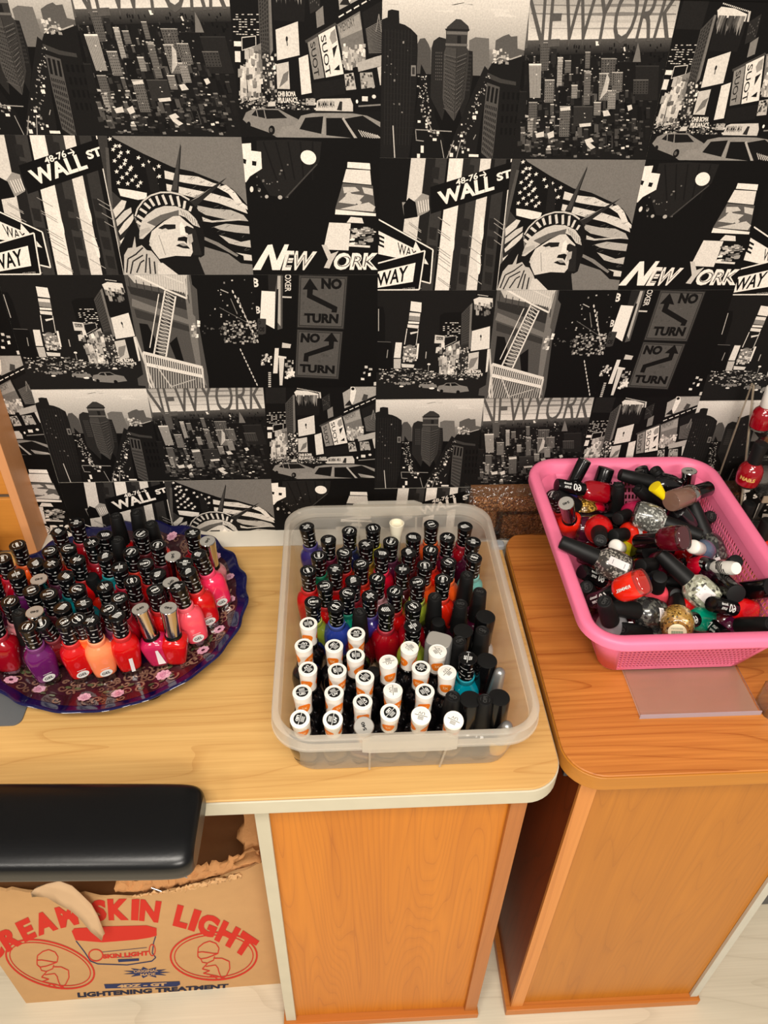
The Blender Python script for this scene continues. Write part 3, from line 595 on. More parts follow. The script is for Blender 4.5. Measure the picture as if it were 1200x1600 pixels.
# ---- row 3, right: two road signs
rc = pr(U2, U3, R3); panel(390, 420, 2.927, 1, 1, rc); A.to2 = (lambda f: lambda x, y: f(x, y))(A.to2); bg(rc, .03)
A.poly([(84, 20), (155, 20), (155, 110), (88, 110)], .12); A.poly([(130, 25), (152, 30), (150, 330), (112, 250), (118, 90)], .3); A.layer += 1
A.poly([(55, 98), (118, 102), (114, 272), (48, 236)], .95); A.poly([(128, 30), (142, 30), (142, 260), (126, 240)], .7); A.poly([(124, 90), (132, 90), (128, 280), (114, 280)], .04)
A.text('B', [(12, 38), (44, 44), (40, 82), (16, 80)], .95, .03); A.text('B', [(26, 168), (50, 170), (48, 202), (28, 202)], .9, .03)
A.text('OXER', [(190, 22), (190, 102), (162, 102), (162, 22)], .85, .02); A.line((150, 126), (192, 128), 7, .8)
A.poly([(38, 224), (76, 226), (74, 300), (34, 296)], .2); A.text('O', [(40, 234), (52, 234), (52, 252), (40, 252)], .05, .04); A.text('OS', [(44, 264), (68, 264), (68, 284), (44, 284)], .05, .04)
A.poly([(52, 300), (150, 270), (190, 320), (182, 352), (80, 350)], .03); A.poly([(150, 335), (190, 342), (186, 360), (148, 358)], .8); A.poly([(116, 360), (134, 360), (128, 475), (108, 475)], .9); A.poly([(134, 395), (160, 398), (150, 530), (138, 530)], .85); A.line((128, 398), (168, 404), 9, .9)
A.specks((55, 390, 100, 440), 30, .5, 1, 2, 6, rnd); A.specks((165, 415, 200, 500), 40, .5, 1, 2, 7, rnd); A.star(194, 474, 24, .95)
for k in range(9): A.rectf(86, 470 + k * 9, 98, 475 + k * 9, .8)
A.layer += 1
def sign(q):
    A.poly(q, .10); A.layer += 1; c = ((q[0][0] + q[2][0]) / 2, (q[0][1] + q[2][1]) / 2); s = lambda f: [(c[0] + (x - c[0]) * f, c[1] + (y - c[1]) * f) for x, y in q]
    A.poly(s(.965), .26); A.layer += 1; A.poly(s(.91), .12); A.layer += 1; A.poly(s(.885), .31); A.layer += 1
sign([(224, 24), (450, 30), (432, 275), (216, 268)]); sign([(216, 272), (428, 282), (408, 504), (206, 494)])
A.specks((235, 60, 420, 240), 60, .27, .34, 2, 6, rnd); A.specks((225, 300, 400, 480), 60, .27, .34, 2, 6, rnd)
A.poly([(243, 92), (276, 40), (314, 96), (290, 92), (288, 115), (402, 172), (398, 198), (374, 196), (376, 184), (262, 128), (264, 92)], .05)
A.text('NO', [(328, 40), (424, 44), (420, 92), (328, 90)], .05, .06); A.text('TURN', [(250, 200), (408, 204), (404, 248), (250, 244)], .05, .055)
A.poly([(338, 328), (376, 288), (406, 332), (386, 330), (384, 362), (270, 398), (268, 422), (246, 420), (250, 384), (362, 346), (362, 330)], .05)
A.text('NO', [(236, 290), (324, 294), (320, 336), (232, 334)], .05, .06); A.text('TURN', [(230, 432), (390, 440), (388, 478), (228, 470)], .05, .055)
A.specks((430, 440, 580, 530), 6, .7, 1, 4, 8, rnd)

PAPER = vcol_mat('printed_wallpaper', .6, .10, (620, .12))
LT = 6e-6
# the plaster wall itself
wl = MB().box((-2.6, .0006, 0), (2.8, .10, 2.55)).obj('wall_back', principled('plaster', (210, 200, 185), .8)); tag(wl, kind='structure')
# one repeat -> a strip of four repeats
nV = len(A.v)
vs4 = []; fs4 = []; cs4 = []
for k in range(-1, 5):
    o = len(vs4); vs4 += [(u, -l * LT, w_ + (k) * PH) for u, w_, l in A.v]; fs4 += [tuple(i + o for i in f) for f in A.f]; cs4 += A.c
me = bpy.data.meshes.new('wallpaper_strip'); me.from_pydata(vs4, [], fs4)
ca = me.color_attributes.new('print', 'FLOAT_COLOR', 'POINT'); ca.data.foreach_set('color', [x for c in cs4 for x in (c[0], c[1], c[2], 1.0)])
me.materials.append(PAPER); me.update()
for k in (0, 1, 2, 3, 4, -1):
    x0 = -.399 + (k - 1) * SW
    z0 = RTOP.get(k, RTOP[1]) ;  z0 = z0 - PH * math.floor((z0 - .55) / PH)
    o = new_obj('wallpaper_strip', me, None, wl); o.location = (x0, -.0001, z0)
A.v = A.f = A.c = None
fl = MB().box((-2.6, -3.4, -.03), (2.8, 0, 0)).obj('floor', wood('floor_boards', (216, 207, 184), (176, 164, 140), 0, 12, (3, 22), .45, .5, .35), smooth=False); tag(fl, kind='structure')

# ================================================================== FURNITURE
DZ = .748
CREAM = principled('cream_edge', (198, 191, 168), .45)
LEDGE = principled('cream_trunking', (222, 214, 198), .4)
# trunking along the wall at desk height
mb = MB(); prof = [(-.0005, DZ), (-.030, DZ), (-.0345, DZ - .0015), (-.0365, DZ - .006), (-.0365, DZ - .145), (-.0005, DZ - .145)]
mb.add([(x, y, z) for x in (-1.5, 1.6) for y, z in prof], [(i, (i + 1) % 6, 6 + (i + 1) % 6, 6 + i) for i in range(6)] + [tuple(range(6)), tuple(range(6, 12))[::-1]])
o = mb.obj('trim_1', LEDGE); tag(o, kind='structure')
tag(MB().box((-2.6, -.014, 0), (2.8, -.0005, .10)).obj('baseboard_back', principled('grey_base', (150, 146, 138), .6)), kind='structure')

def slab(name, mat, pts, z0, z1, parent):
    o = MB().prism(pts, z0, z1).obj(name, mat, parent, ang=30); b = o.modifiers.new('bevel', 'BEVEL'); b.width = .0008; b.segments = 2; b.limit_method = 'ANGLE'; b.angle_limit = 1; return o
# --- left desk
d1 = empty('desk', (0, 0, 0)); tag(d1, 'pale beech desk with a cream edge, carrying the plate and the clear tub', 'desk')
W1 = wood('beech_laminate', (223, 180, 112), (168, 112, 50), 0, 17, (3.6, 44), .38, .60, .34)
CH = wood('cherry_panel', (204, 124, 28), (146, 72, 8), 2, 30, (4, 50), .42, .36, .36)
CH2 = wood('cherry_trim', (184, 114, 54), (142, 80, 34), 2, 10, (2, 60), .4, .5, .3)
pts = rrect(-1.05, -.450, .2395, -.0375, [.004, .004, .004, .040], 10)
slab('desk_top', W1, pts, DZ - .003, DZ, d1)
slab('edge_band', CREAM, rrect(-1.05, -.4515, .241, -.0375, [.004, .004, .004, .0415], 10), DZ - .026, DZ - .0031, d1)
# its pedestal
x0, x1, yf, yb = -.1065, .2145, -.414, -.06
MB().box((x0, yf + .003, .022), (x1, yb, DZ - .0265)).obj('pedestal', CH, d1)
MB().box((x0, yf - .004, .022), (x0 + .0165, yf + .0028, DZ - .0265)).obj('edge_strip', CREAM, d1, bevel=.0006)
MB().box((x1 - .019, yf - .004, .022), (x1 + .001, yf + .0028, DZ - .0265)).obj('corner_post', CH2, d1, bevel=.0006)
MB().box((x0 - .004, yf - .010, .005), (x1 + .004, yb, .0218)).obj('plinth', wood('cherry_plinth', (192, 114, 42), (150, 80, 26), 0, 8, (1, 20, 20), .4), d1, bevel=.001)
MB().box((x0 + .012, yf - .006, 0), (x0 + .03, yf + .02, .0049)).obj('foot', principled('grey_plastic', (130, 128, 125), .5), d1)
MB().box((x0 + .2, yb - .04, 0), (x0 + .24, yb - .01, .0049)).obj('foot', MATS['grey_plastic'], d1)
MB().box((-1.04, -.40, 0), (-1.02, -.06, DZ - .0265)).obj('side_panel', CH, d1)
# --- right desk
d2 = empty('desk', (0, 0, 0)); tag(d2, 'orange cherry-topped desk on the right, carrying the pink basket', 'desk')
W2 = wood('cherry_laminate', (214, 140, 66), (140, 66, 20), 0, 18, (3.2, 40), .33, .72, .50)
OAK = wood('ochre_edge', (188, 122, 38), (150, 92, 26), 0, 8, (1, 20, 20), .35)
D2 = .757
slab('desk_top', W2, rrect(.2445, -.444, 1.25, -.030, [.004, .035, .043, .004], 10), D2 - .003, D2, d2)
slab('edge_band', OAK, rrect(.2433, -.4452, 1.25, -.030, [.004, .036, .044, .004], 10), D2 - .026, D2 - .0031, d2)
x0, x1, yf, yb = .2775, .6030, -.412, -.06
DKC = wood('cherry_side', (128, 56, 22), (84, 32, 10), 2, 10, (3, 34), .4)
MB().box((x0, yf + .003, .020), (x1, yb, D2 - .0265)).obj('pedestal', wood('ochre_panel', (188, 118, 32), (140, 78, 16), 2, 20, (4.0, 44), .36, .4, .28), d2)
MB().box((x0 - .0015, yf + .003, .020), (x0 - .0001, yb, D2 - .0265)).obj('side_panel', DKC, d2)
MB().box((x0 - .002, yf - .003, .020), (x0 + .019, yf + .0028, D2 - .0265)).obj('corner_post', wood('ochre_trim', (220, 146, 74), (176, 104, 44), 2, 10, (1, 20, 20), .4), d2, bevel=.0006)
MB().box((x1 - .012, yf - .003, .020), (x1 + .001, yf + .0028, D2 - .0265)).obj('edge_strip', principled('grey_cream_edge', (196, 192, 178), .5), d2, bevel=.0006)
MB().box((x0 - .010, yf - .009, 0), (x1 + .004, yb, .0198)).obj('plinth', wood('ochre_plinth', (196, 120, 48), (156, 84, 28), 0, 8, (1, 20, 20), .4), d2, bevel=.001)
MB().box((.2555, -.405, D2 - .060), (.2765, -.30, D2 - .0262)).obj('bracket', principled('dark_bracket', (22, 26, 40), .4), d2, bevel=.002)
MB().box((1.2, -.40, 0), (1.22, -.06, D2 - .0265)).obj('side_panel', CH, d2)
# small grey corner bracket between the desks at the wall
o = MB().loft([(DZ + .0002, .010, .008, 4), (DZ + .006, .010, .008, 4), (DZ + .008, .008, .006, 4)], 16).obj('corner_bracket', principled('grey_clip', (168, 176, 180), .35))
o.location = (.233, -.050, 0); tag(o, 'small grey plastic clip in the gap where the two desks meet the wall', 'clip')

# --- drawer cabinet at the left, standing on the desk
dc = empty('drawer_cabinet', (-.60, -.02, DZ)); tag(dc, 'wooden drawer cabinet with orange drawer fronts at the left edge by the wallpaper', 'cabinet')
def rel(o, e): o.location = -e.location; return o
xs = -.437
rel(MB().box((-.95, -.032, DZ + .0004), (xs - .0125, -.0011, 1.25)).obj('body', wood('cab_inner', (176, 122, 60), (140, 90, 40), 0, 8, (1, 12, 12), .45), dc), dc)
rel(MB().box((xs - .0122, -.048, DZ + .0004), (xs, -.0011, 1.25)).obj('side_panel', wood('cab_side', (222, 158, 106), (196, 132, 82), 2, 8, (1, 14, 14), .45, .5, .2), dc, bevel=.0006), dc)
CF = wood('cab_front', (212, 142, 60), (176, 106, 34), 0, 12, (1.2, 10, 10), .4, .5, .4)
for z0, z1 in ((DZ + .004, .8455), (.8535, 1.04), (1.048, 1.24)):
    rel(MB().box((-.94, -.0405, z0), (xs - .014, -.0322, z1)).obj('drawer_front', CF, dc, bevel=.0008), dc)
rel(MB().box((-.94, -.036, .8457), (xs - .014, -.0322, .8533)).obj('drawer_gap', principled('grey_metal_strip', (120, 112, 98), .4, .6), dc), dc)

# --- black vinyl cushion of a chair, close to the camera
ch = empty('salon_chair', (-.45, -.50, 0)); tag(ch, 'black padded vinyl salon chair, only its cushion showing in front of the left desk', 'chair')
VIN = principled('black_vinyl', (7, 8, 10), .30, spec=.5, bump=(260, .12, .0006))
mb = MB()
# rounded cushion: superellipse sections swept along x, swelling in the middle
n = 40; xsx = []
xr, L_ = -.146, .62
for i in range(25):
    t = i / 24; a = t * PI / 2
    if i <= 12: k = i / 12; xx = xr - .020 * (1 - math.sin(k * PI / 2)); sc = .55 + .45 * math.sqrt(max(0, 1 - (1 - k) ** 2)) ; 
    xsx = xsx
secs = []
for k in range(9): a = k / 8 * PI / 2; secs.append((xr - .016 * (1 - math.sin(a)), .70 + .30 * math.sin(a) if k else .66))
secs = [(xr - .018 * (1 - math.cos(PI / 2 - k / 8 * PI / 2)), 0) for k in range(0)] + secs
sec2 = [(xr, .60), (xr - .0015, .72), (xr - .004, .82), (xr - .008, .90), (xr - .014, .955), (xr - .024, .985), (xr - .05, 1.0), (xr - .2, 1.015), (xr - .4, 1.02), (xr - .60, 1.0), (xr - .62, .9), (xr - .624, .6)]
hy, hz = .0455, .0205
vs = []
for x, s_ in sec2:
    for i in range(n):
        t = 2 * PI * (i + .5) / n; c, q = math.cos(t), math.sin(t); p = 3.6
        k = (abs(c) ** p + abs(q) ** p) ** (-1 / p)
        vs.append((x, c * k * (hy - .012 * (1 - s_) / .4), q * k * hz * s_ + (.0015 if q > 0 else 0)))
m_ = len(sec2)
fs = [(r * n + i, r * n + (i + 1) % n, (r + 1) * n + (i + 1) % n, (r + 1) * n + i) for r in range(m_ - 1) for i in range(n)] + [tuple(range(n)), tuple(range((m_ - 1) * n, m_ * n))[::-1]]
mb.add(vs, fs)
cu = mb.obj('cushion', VIN, ch, ang=60); sb = cu.modifiers.new('s', 'SUBSURF'); sb.levels = 1; sb.render_levels = 2
cu.location = (.45, .0005, .768); cu.rotation_euler = (math.radians(4), math.radians(0), math.radians(-2.2))
MB().box((-.75, -.02, .738), (-.22, .025, .7478)).obj('cushion_board', principled('black_board', (20, 20, 20), .5), ch)
rr = principled('chrome_bolt', (200, 200, 205), .2, 1)
MB().tube([(.27, -.020, .742), (.292, -.026, .738)], .0006).obj('staple', rr, ch); MB().tube([(.258, -.034, .737), (.268, -.037, .735)], .0006).obj('staple', rr, ch)
for o in ch.children:
    if o.name.startswith('cushion_board'): o.location = (.45, 0, 0)
post = principled('black_metal', (18, 18, 18), .35, .8)
MB().tube([(-.38, 0, .733), (-.38, 0, .30), (-.38, 0, .05)], .022, 16).obj('post', post, ch)
for k in range(5):
    a = k * 2 * PI / 5; MB().tube([(-.38, 0, .07), (-.38 + .26 * math.cos(a), .26 * math.sin(a), .03)], [.022, .012], 10).obj('leg', post, ch)

# --- cardboard box on the floor
bx = empty('cardboard_box', (-.33, -.24, 0)); tag(bx, 'torn brown cardboard box with red and blue print on the floor', 'box')
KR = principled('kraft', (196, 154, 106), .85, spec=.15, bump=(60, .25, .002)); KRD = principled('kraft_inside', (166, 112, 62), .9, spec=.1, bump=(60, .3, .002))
# floor outline of the box, front edge toward the camera
FL, FR, BR, BL = Vector((-.556, -.362, 0)), Vector((-.118, -.352, 0)), Vector((-.118, -.10, 0)), Vector((-.64, -.12, 0))
HT = .405
rb = random.Random(11)
def ragged(p, q, name, z_of, n=46, th=.004, parent=bx, mat=KR):
    """one board wall with a torn upper rim; z_of(t) height of the rim"""
    d = (q - p); nrm = Vector((-d.y, d.x, 0)).normalized() * th; mb = MB(); vs = []
    for i in range(n + 1):
        t = i / n; b = p + d * t; z = z_of(t) + (rb.uniform(-.004, .004) if 0 < i < n else 0); bow = .006 * math.sin(PI * t)
        out = nrm * (bow / th)
        vs += [b, b + nrm, b - out + Vector((0, 0, z)), b - out + nrm + Vector((0, 0, z + rb.uniform(-.002, .002)))]
    fs = []
    for i in range(n):
        a, c = 4 * i, 4 * i + 4
        fs += [(a, c, c + 2, a + 2), (a + 1, a + 3, c + 3, c + 1), (a + 2, c + 2, c + 3, a + 3), (a, a + 1, c + 1, c)]
    fs += [(0, 2, 3, 1), (4 * n, 4 * n + 1, 4 * n + 3, 4 * n + 2)]
    mb.add(vs, fs); o = mb.obj(name, mat, parent, ang=40); o.location = -bx.location; return o
def lerp(pts, t):
    for (a, x), (b, y) in zip(pts, pts[1:]):
        if t <= b: return x + (y - x) * (t - a) / (b - a)
    return pts[-1][1]
zf = lambda t: lerp([(0, .405), (.15, .402), (.26, .396), (.35, .384), (.45, .371), (.55, .359), (.65, .366), (.76, .379), (.87, .397), (.94, .410), (1, .425)], t)
zr = lambda t: lerp([(0, .425), (.12, .412), (.3, .43), (1, .46)], t)
ragged(FL, FR, 'front_wall', zf); ragged(FR, BR, 'side_wall', zr, 24); ragged(BR, BL, 'back_wall', lambda t: .43, 20, mat=KRD); ragged(BL, FL, 'side_wall', lambda t: .39, 20)
o = MB().add([FL + Vector((.01, .01, .003)), FR + Vector((-.01, .01, .003)), BR + Vector((-.01, -.01, .003)), BL + Vector((.01, -.01, .003))], [(0, 1, 2, 3)]).obj('bottom', KRD, bx); o.location = -bx.location
# torn ply folded inward along the front rim and up the right side
def flap(path, wid, name, mat, seed, lift=0):
    r_ = random.Random(seed); vs = []; m = len(path); n_ = 5
    for i, (p, nv) in enumerate(path):
        for k in range(n_): f = k / (n_ - 1); vs.append(Vector(p) + Vector(nv) * wid * f * r_.uniform(.8, 1.15) + Vector((r_.uniform(-.002, .002), r_.uniform(-.002, .002), r_.uniform(-.003, .003) + lift * math.sin(f * PI))))
    fs = [(i * n_ + k, (i + 1) * n_ + k, (i + 1) * n_ + k + 1, i * n_ + k + 1) for i in range(m - 1) for k in range(n_ - 1)]
    o = MB().add(vs, fs).obj(name, mat, bx, ang=30); o.location = -bx.location
    s = o.modifiers.new('s', 'SOLIDIFY'); s.thickness = .0016; return o
TORN = principled('torn_ply', (206, 150, 98), .9, spec=.1, bump=(200, .5, .002))
path = [((FL + (FR - FL) * t) + Vector((0, .004, zf(t) - .004)), (0, .55, .5)) for t in [.50 + .48 * i / 40 for i in range(41)]]
flap(path, .028, 'torn_flap', TORN, 3)
path = [((FL + (FR - FL) * t) + Vector((0, -.003, zf(t) - .012)), (0, -.1, .9)) for t in [.56 + .36 * i / 60 for i in range(61)]]
flap(path, .016, 'corrugation', principled('corrugated', (214, 170, 120), .9), 5)
path = [((FR + (BR - FR) * t) + Vector((-.004, 0, zr(t) + .0)), (-.8, 0, -.25)) for t in [i / 26 for i in range(27)]]
flap(path, .045, 'torn_flap', TORN, 9, .01)
# the strip of torn paper curling over the front
def P3(px, py, y=-.372): return on_wall(px, py, y)
cp = [(52, 1392, 10), (66, 1389, 18), (84, 1390, 22), (102, 1400, 22), (118, 1410, 20), (134, 1424, 21), (148, 1442, 20), (160, 1462, 9)]
vs = []
for i, (x, y, w_) in enumerate(cp):
    for k in range(4): vs.append(P3(x + (k - 1.5) * -5 * w_ / 20 + rb.uniform(-3, 3), y + (k - 1.5) * w_ * .42 + rb.uniform(-3, 3), -.3740 - .004 * abs(math.sin(k * 1.7 + i * 1.3))))
o = MB().add(vs, [(i * 4 + k, (i + 1) * 4 + k, (i + 1) * 4 + k + 1, i * 4 + k + 1) for i in range(len(cp) - 1) for k in range(3)]).obj('torn_strip', principled('torn_paper', (206, 172, 134), .9), bx, ang=60); o.location = -bx.location
s = o.modifiers.new('s', 'SOLIDIFY'); s.thickness = .0012
# brown paper inside
vs = []; rp = random.Random(4)
for j in range(7):
    for i in range(14): vs.append(((-.60 + i * .036), -.335 + j * .03, .30 + rp.uniform(-.015, .015) + .02 * math.sin(i * .8) - .006 * j))
o = MB().add(vs, [(j * 14 + i, j * 14 + i + 1, (j + 1) * 14 + i + 1, (j + 1) * 14 + i) for j in range(6) for i in range(13)]).obj('packing_paper', principled('brown_paper', (150, 104, 66), .8, bump=(30, .3, .004)), None, ang=60)
tag(o, 'crumpled brown packing paper inside the torn cardboard box', 'paper')
# print on the front wall
RED, BLU = (200, 52, 40), (46, 54, 92)
PR = Art(tone=lambda c: s2l(c)); dF = (FR - FL)
def fw(x, y):
    r = ray(x / 2.609, 1200 + y / 2.609); n_ = Vector((-dF.y, dF.x, 0)); t = (FL - CAM).dot(n_) / r.dot(n_); p = CAM + r * t
    return ((p - FL).dot(dF) / dF.length_squared, p.z)
PR.to2 = fw
_raw = PR.raw
def rim_clip(pts, cols):
    u = sum(p[0] for p in pts) / len(pts); PR.rect = (.001, .001, .999, zf(max(0, min(1, u))) - .002); _raw(pts, cols)
PR.raw = rim_clip
def arct(s, cx, cy, r, a0, a1, h, c, bold=.05, sq=1.0):
    """word bent along an arc, letter by letter"""
    ws = [glyphs(ch_, bold)[2] if ch_ != ' ' else .5 for ch_ in s]; tot = sum(ws) + .12 * len(s); a = a0
    for ch_, w_ in zip(s, ws):
        da = (w_ + .12) / tot * (a1 - a0)
        if ch_ != ' ':
            b = a + da * .9; q = []
            for an, rr_ in ((a, r + h), (b, r + h), (b, r), (a, r)): q.append((cx + rr_ * math.sin(math.radians(an)), cy - rr_ * sq * math.cos(math.radians(an))))
            PR.text(ch_, q, c, bold)
        a += da
arct('CREAM SKIN LIGHT', 500, 1480, 850, -39, 37, 88, RED, .06, 1.03)
PR.layer += 1
PR.poly([(295, 655), (305, 642), (430, 632), (600, 628), (640, 640), (640, 672), (610, 680), (560, 688), (420, 700), (310, 692)], RED)
PR.pline([(312, 695), (345, 740), (370, 780), (400, 792), (520, 796), (620, 780), (636, 765), (622, 745), (628, 700), (636, 675)], 4, BLU)
PR.text('SKIN LIGHT', [(420, 752), (608, 736), (608, 755), (422, 770)], RED, .05); PR.line((415, 742), (600, 722), 2, BLU); PR.poly([(482, 772), (568, 768), (568, 778), (484, 784)], BLU); PR.line((470, 764), (540, 762), 2, BLU)
PR.ring(392, 755, 26, 22, 5, RED); PR.ring(622, 733, 10, 22, 4, RED)
PR.ring(872, 762, 172, 96, 7, RED, 48, .0); PR.ring(872, 762, 158, 86, 4, RED, 48, .0); PR.ring(205, 795, 182, 88, 7, RED, 48, .28); PR.ring(205, 795, 168, 78, 4, RED, 48, .28)
# line figures in the medallions: head with hair, shoulders, folded arms
def fig(ox, oy, s, m=1):
    f = lambda q: [(ox + m * x * s, oy + y * s) for x, y in q]
    PR.pline(f([(-38, -20), (-36, -40), (-14, -58), (10, -66), (36, -56), (48, -36), (44, -14), (20, -4), (-2, 4), (-26, 8), (-38, -2), (-38, -20)]), 4, RED)
    PR.pline(f([(-38, -20), (-20, -22), (6, -18), (28, -14), (44, -14)]), 4, RED); PR.pline(f([(-26, 8), (-20, 22), (0, 26), (26, 14), (30, -2)]), 3.5, RED)
    PR.pline(f([(26, 6), (60, 6), (90, 20), (92, 50), (78, 80), (60, 92), (50, 70), (44, 50)]), 4, RED); PR.pline(f([(0, 28), (-20, 50), (10, 58), (-16, 68), (10, 74), (40, 80), (70, 92)]), 4, RED)
    PR.pline(f([(-6, 40), (34, 34), (46, 50)]), 3.5, RED); PR.pline(f([(2, 86), (22, 78), (40, 92)]), 3.5, RED)
fig(845, 765, 1.0); fig(190, 800, 1.0, 1)
st = []
for k in range(22):
    a = 2 * PI * k / 22; r_ = 1.0 if k % 2 == 0 else .55; st.append((598 + 98 * r_ * math.cos(a), 828 + 24 * r_ * math.sin(a)))
PR.poly(st, BLU); PR.layer += 1; PR.text('ORIGINAL', [(545, 818), (645, 812), (645, 824), (547, 830)], (190, 150, 105), .03); PR.text('MADE', [(572, 832), (634, 828), (634, 840), (574, 843)], (190, 150, 105), .03)
PR.poly([(425, 878), (733, 866), (735, 880), (720, 888), (430, 896)], BLU); PR.layer += 1; PR.text('4DZ - GT', [(478, 880), (680, 871), (680, 884), (480, 893)], (200, 160, 112), .06)
PR.text('LIGHTENING TREATMENT', [(315, 914), (932, 878), (930, 896), (318, 934)], (40, 42, 62), .05)
nrmF = Vector((-dF.y, dF.x, 0)).normalized()
def plf(u, z, l):
    p = FL + dF * u; return p - nrmF * (.006 * math.sin(PI * max(0, min(1, u))) * (z / zf(max(0, min(1, u)))) + .0007 + l * 6e-6) + Vector((0, 0, z))
# subdivide? the bow is slight: polygons are small enough

me = PR.mesh('front_print', plf, vcol_mat('box_ink', .8, .15))
o = new_obj('front_print', me, None, bx); o.location = -bx.location

# ================================================================== CONTAINERS
def milky(name, rgb, fac, rough=.3):
    if name in MATS: return MATS[name]
    m = bpy.data.materials.new(name); m.use_nodes = True; nt = m.node_tree; b = nt.nodes['Principled BSDF']; out = nt.nodes['Material Output']
    b.inputs['Base Color'].default_value = s2l(rgb) + (1,); b.inputs['Roughness'].default_value = rough
    tr = nt.nodes.new('ShaderNodeBsdfTransparent'); tr.inputs[0].default_value = (.98, .97, .95, 1)
    tl = nt.nodes.new('ShaderNodeBsdfTranslucent'); tl.inputs[0].default_value = s2l(rgb) + (1,)
    m1 = nt.nodes.new('ShaderNodeMixShader'); m1.inputs[0].default_value = .35; nt.links.new(b.outputs[0], m1.inputs[1]); nt.links.new(tl.outputs[0], m1.inputs[2])
    n = nt.nodes.new('ShaderNodeTexNoise'); n.inputs['Scale'].default_value = 18; tc = nt.nodes.new('ShaderNodeTexCoord'); nt.links.new(tc.outputs['Object'], n.inputs['Vector'])
    mr = nt.nodes.new('ShaderNodeMapRange'); mr.inputs['To Min'].default_value = fac - .06; mr.inputs['To Max'].default_value = fac + .06; nt.links.new(n.outputs['Fac'], mr.inputs['Value'])
    m2 = nt.nodes.new('ShaderNodeMixShader'); nt.links.new(mr.outputs[0], m2.inputs[0]); nt.links.new(tr.outputs[0], m2.inputs[1]); nt.links.new(m1.outputs[0], m2.inputs[2]); nt.links.new(m2.outputs[0], out.inputs[0])
    MATS[name] = m; return m
def clear(name, tint=(.95, .96, .96), gl=.10, rough=.05, bump=None):
    """thin clear plastic: mostly passes light, mirrors a little more at a slant"""
    if name in MATS: return MATS[name]
    m = bpy.data.materials.new(name); m.use_nodes = True; nt = m.node_tree; nt.nodes.remove(nt.nodes['Principled BSDF']); out = nt.nodes['Material Output']
    tr = nt.nodes.new('ShaderNodeBsdfTransparent'); tr.inputs[0].default_value = tint + (1,)
    g = nt.nodes.new('ShaderNodeBsdfGlossy'); g.inputs['Roughness'].default_value = rough
    lw = nt.nodes.new('ShaderNodeLayerWeight'); lw.inputs[0].default_value = .25
    ma = nt.nodes.new('ShaderNodeMath'); ma.operation = 'MULTIPLY_ADD'; ma.inputs[1].default_value = .8; ma.inputs[2].default_value = gl; ma.use_clamp = True
    nt.links.new(lw.outputs['Fresnel'], ma.inputs[0])
    mx = nt.nodes.new('ShaderNodeMixShader'); nt.links.new(ma.outputs[0], mx.inputs[0]); nt.links.new(tr.outputs[0], mx.inputs[1]); nt.links.new(g.outputs[0], mx.inputs[2]); nt.links.new(mx.outputs[0], out.inputs[0])
    if bump:
        n = nt.nodes.new('ShaderNodeTexNoise'); n.inputs['Scale'].default_value = bump[0]; tc = nt.nodes.new('ShaderNodeTexCoord'); nt.links.new(tc.outputs['Object'], n.inputs['Vector'])
        u = nt.nodes.new('ShaderNodeBump'); u.inputs['Distance'].default_value = bump[1]; nt.links.new(n.outputs['Fac'], u.inputs['Height']); nt.links.new(u.outputs[0], g.inputs['Normal'])
    MATS[name] = m; return m
def ringloft(rings, close_first=True, close_last=True, n=8):
    """rings: (x0, y0, x1, y1, r, z)"""
    mb = MB(); vs = []; k = 0
    for x0, y0, x1, y1, r, z in rings:
        P = rrect(x0, y0, x1, y1, r, n); k = len(P); vs += [(x, y, z) for x, y in P]
    m_ = len(rings)
    fs = [(j * k + i, j * k + (i + 1) % k, (j + 1) * k + (i + 1) % k, (j + 1) * k + i) for j in range(m_ - 1) for i in range(k)]
    if close_first: fs.append(tuple(range(k))[::-1])
    if close_last: fs.append(tuple(range((m_ - 1) * k, m_ * k)))
    return mb.add(vs, fs)

# --- clear storage tub
TB = empty('storage_tub', (.064, -.26, DZ)); tag(TB, 'milky clear plastic tub full of upright polish bottles on the pale desk', 'tub')
PPX = milky('milky_plastic', (232, 226, 214), .44)
TZ0, TZ1 = DZ + .0006, DZ + .100
ox0, oy0, ox1, oy1 = -.0745, -.4495, .2040, -.0700   # outer lip
bx0, by0, bx1, by1 = -.0590, -.4190, .1850, -.0980   # foot
rg = [(bx0 + .003, by0 + .003, bx1 - .003, by1 - .003, .026, TZ0), (bx0, by0, bx1, by1, .028, TZ0 + .004)]
for t in (.33, .66, 1): 
    e = lambda a, b, t=t: a + (b - a) * t
    rg.append((e(bx0, ox0 + .0085), e(by0, oy0 + .0085), e(bx1, ox1 - .0085), e(by1, oy1 - .0085), e(.028, .036), e(TZ0 + .004, TZ1 - .018)))
rg += [(ox0 + .004, oy0 + .004, ox1 - .004, oy1 - .004, .038, TZ1 - .0165), (ox0, oy0, ox1, oy1, .040, TZ1 - .016), (ox0, oy0, ox1, oy1, .040, TZ1 - .001), (ox0 + .001, oy0 + .001, ox1 - .001, oy1 - .001, .040, TZ1), (ox0 + .0065, oy0 + .0065, ox1 - .0065, oy1 - .0065, .036, TZ1), (ox0 + .0072, oy0 + .0072, ox1 - .0072, oy1 - .0072, .036, TZ1 - .001), (ox0 + .0085, oy0 + .0085, ox1 - .0085, oy1 - .0085, .036, TZ1 - .014)]
o = ringloft(rg, True, False, 10).obj('tub_body', PPX, TB, ang=50); o.location = -TB.location
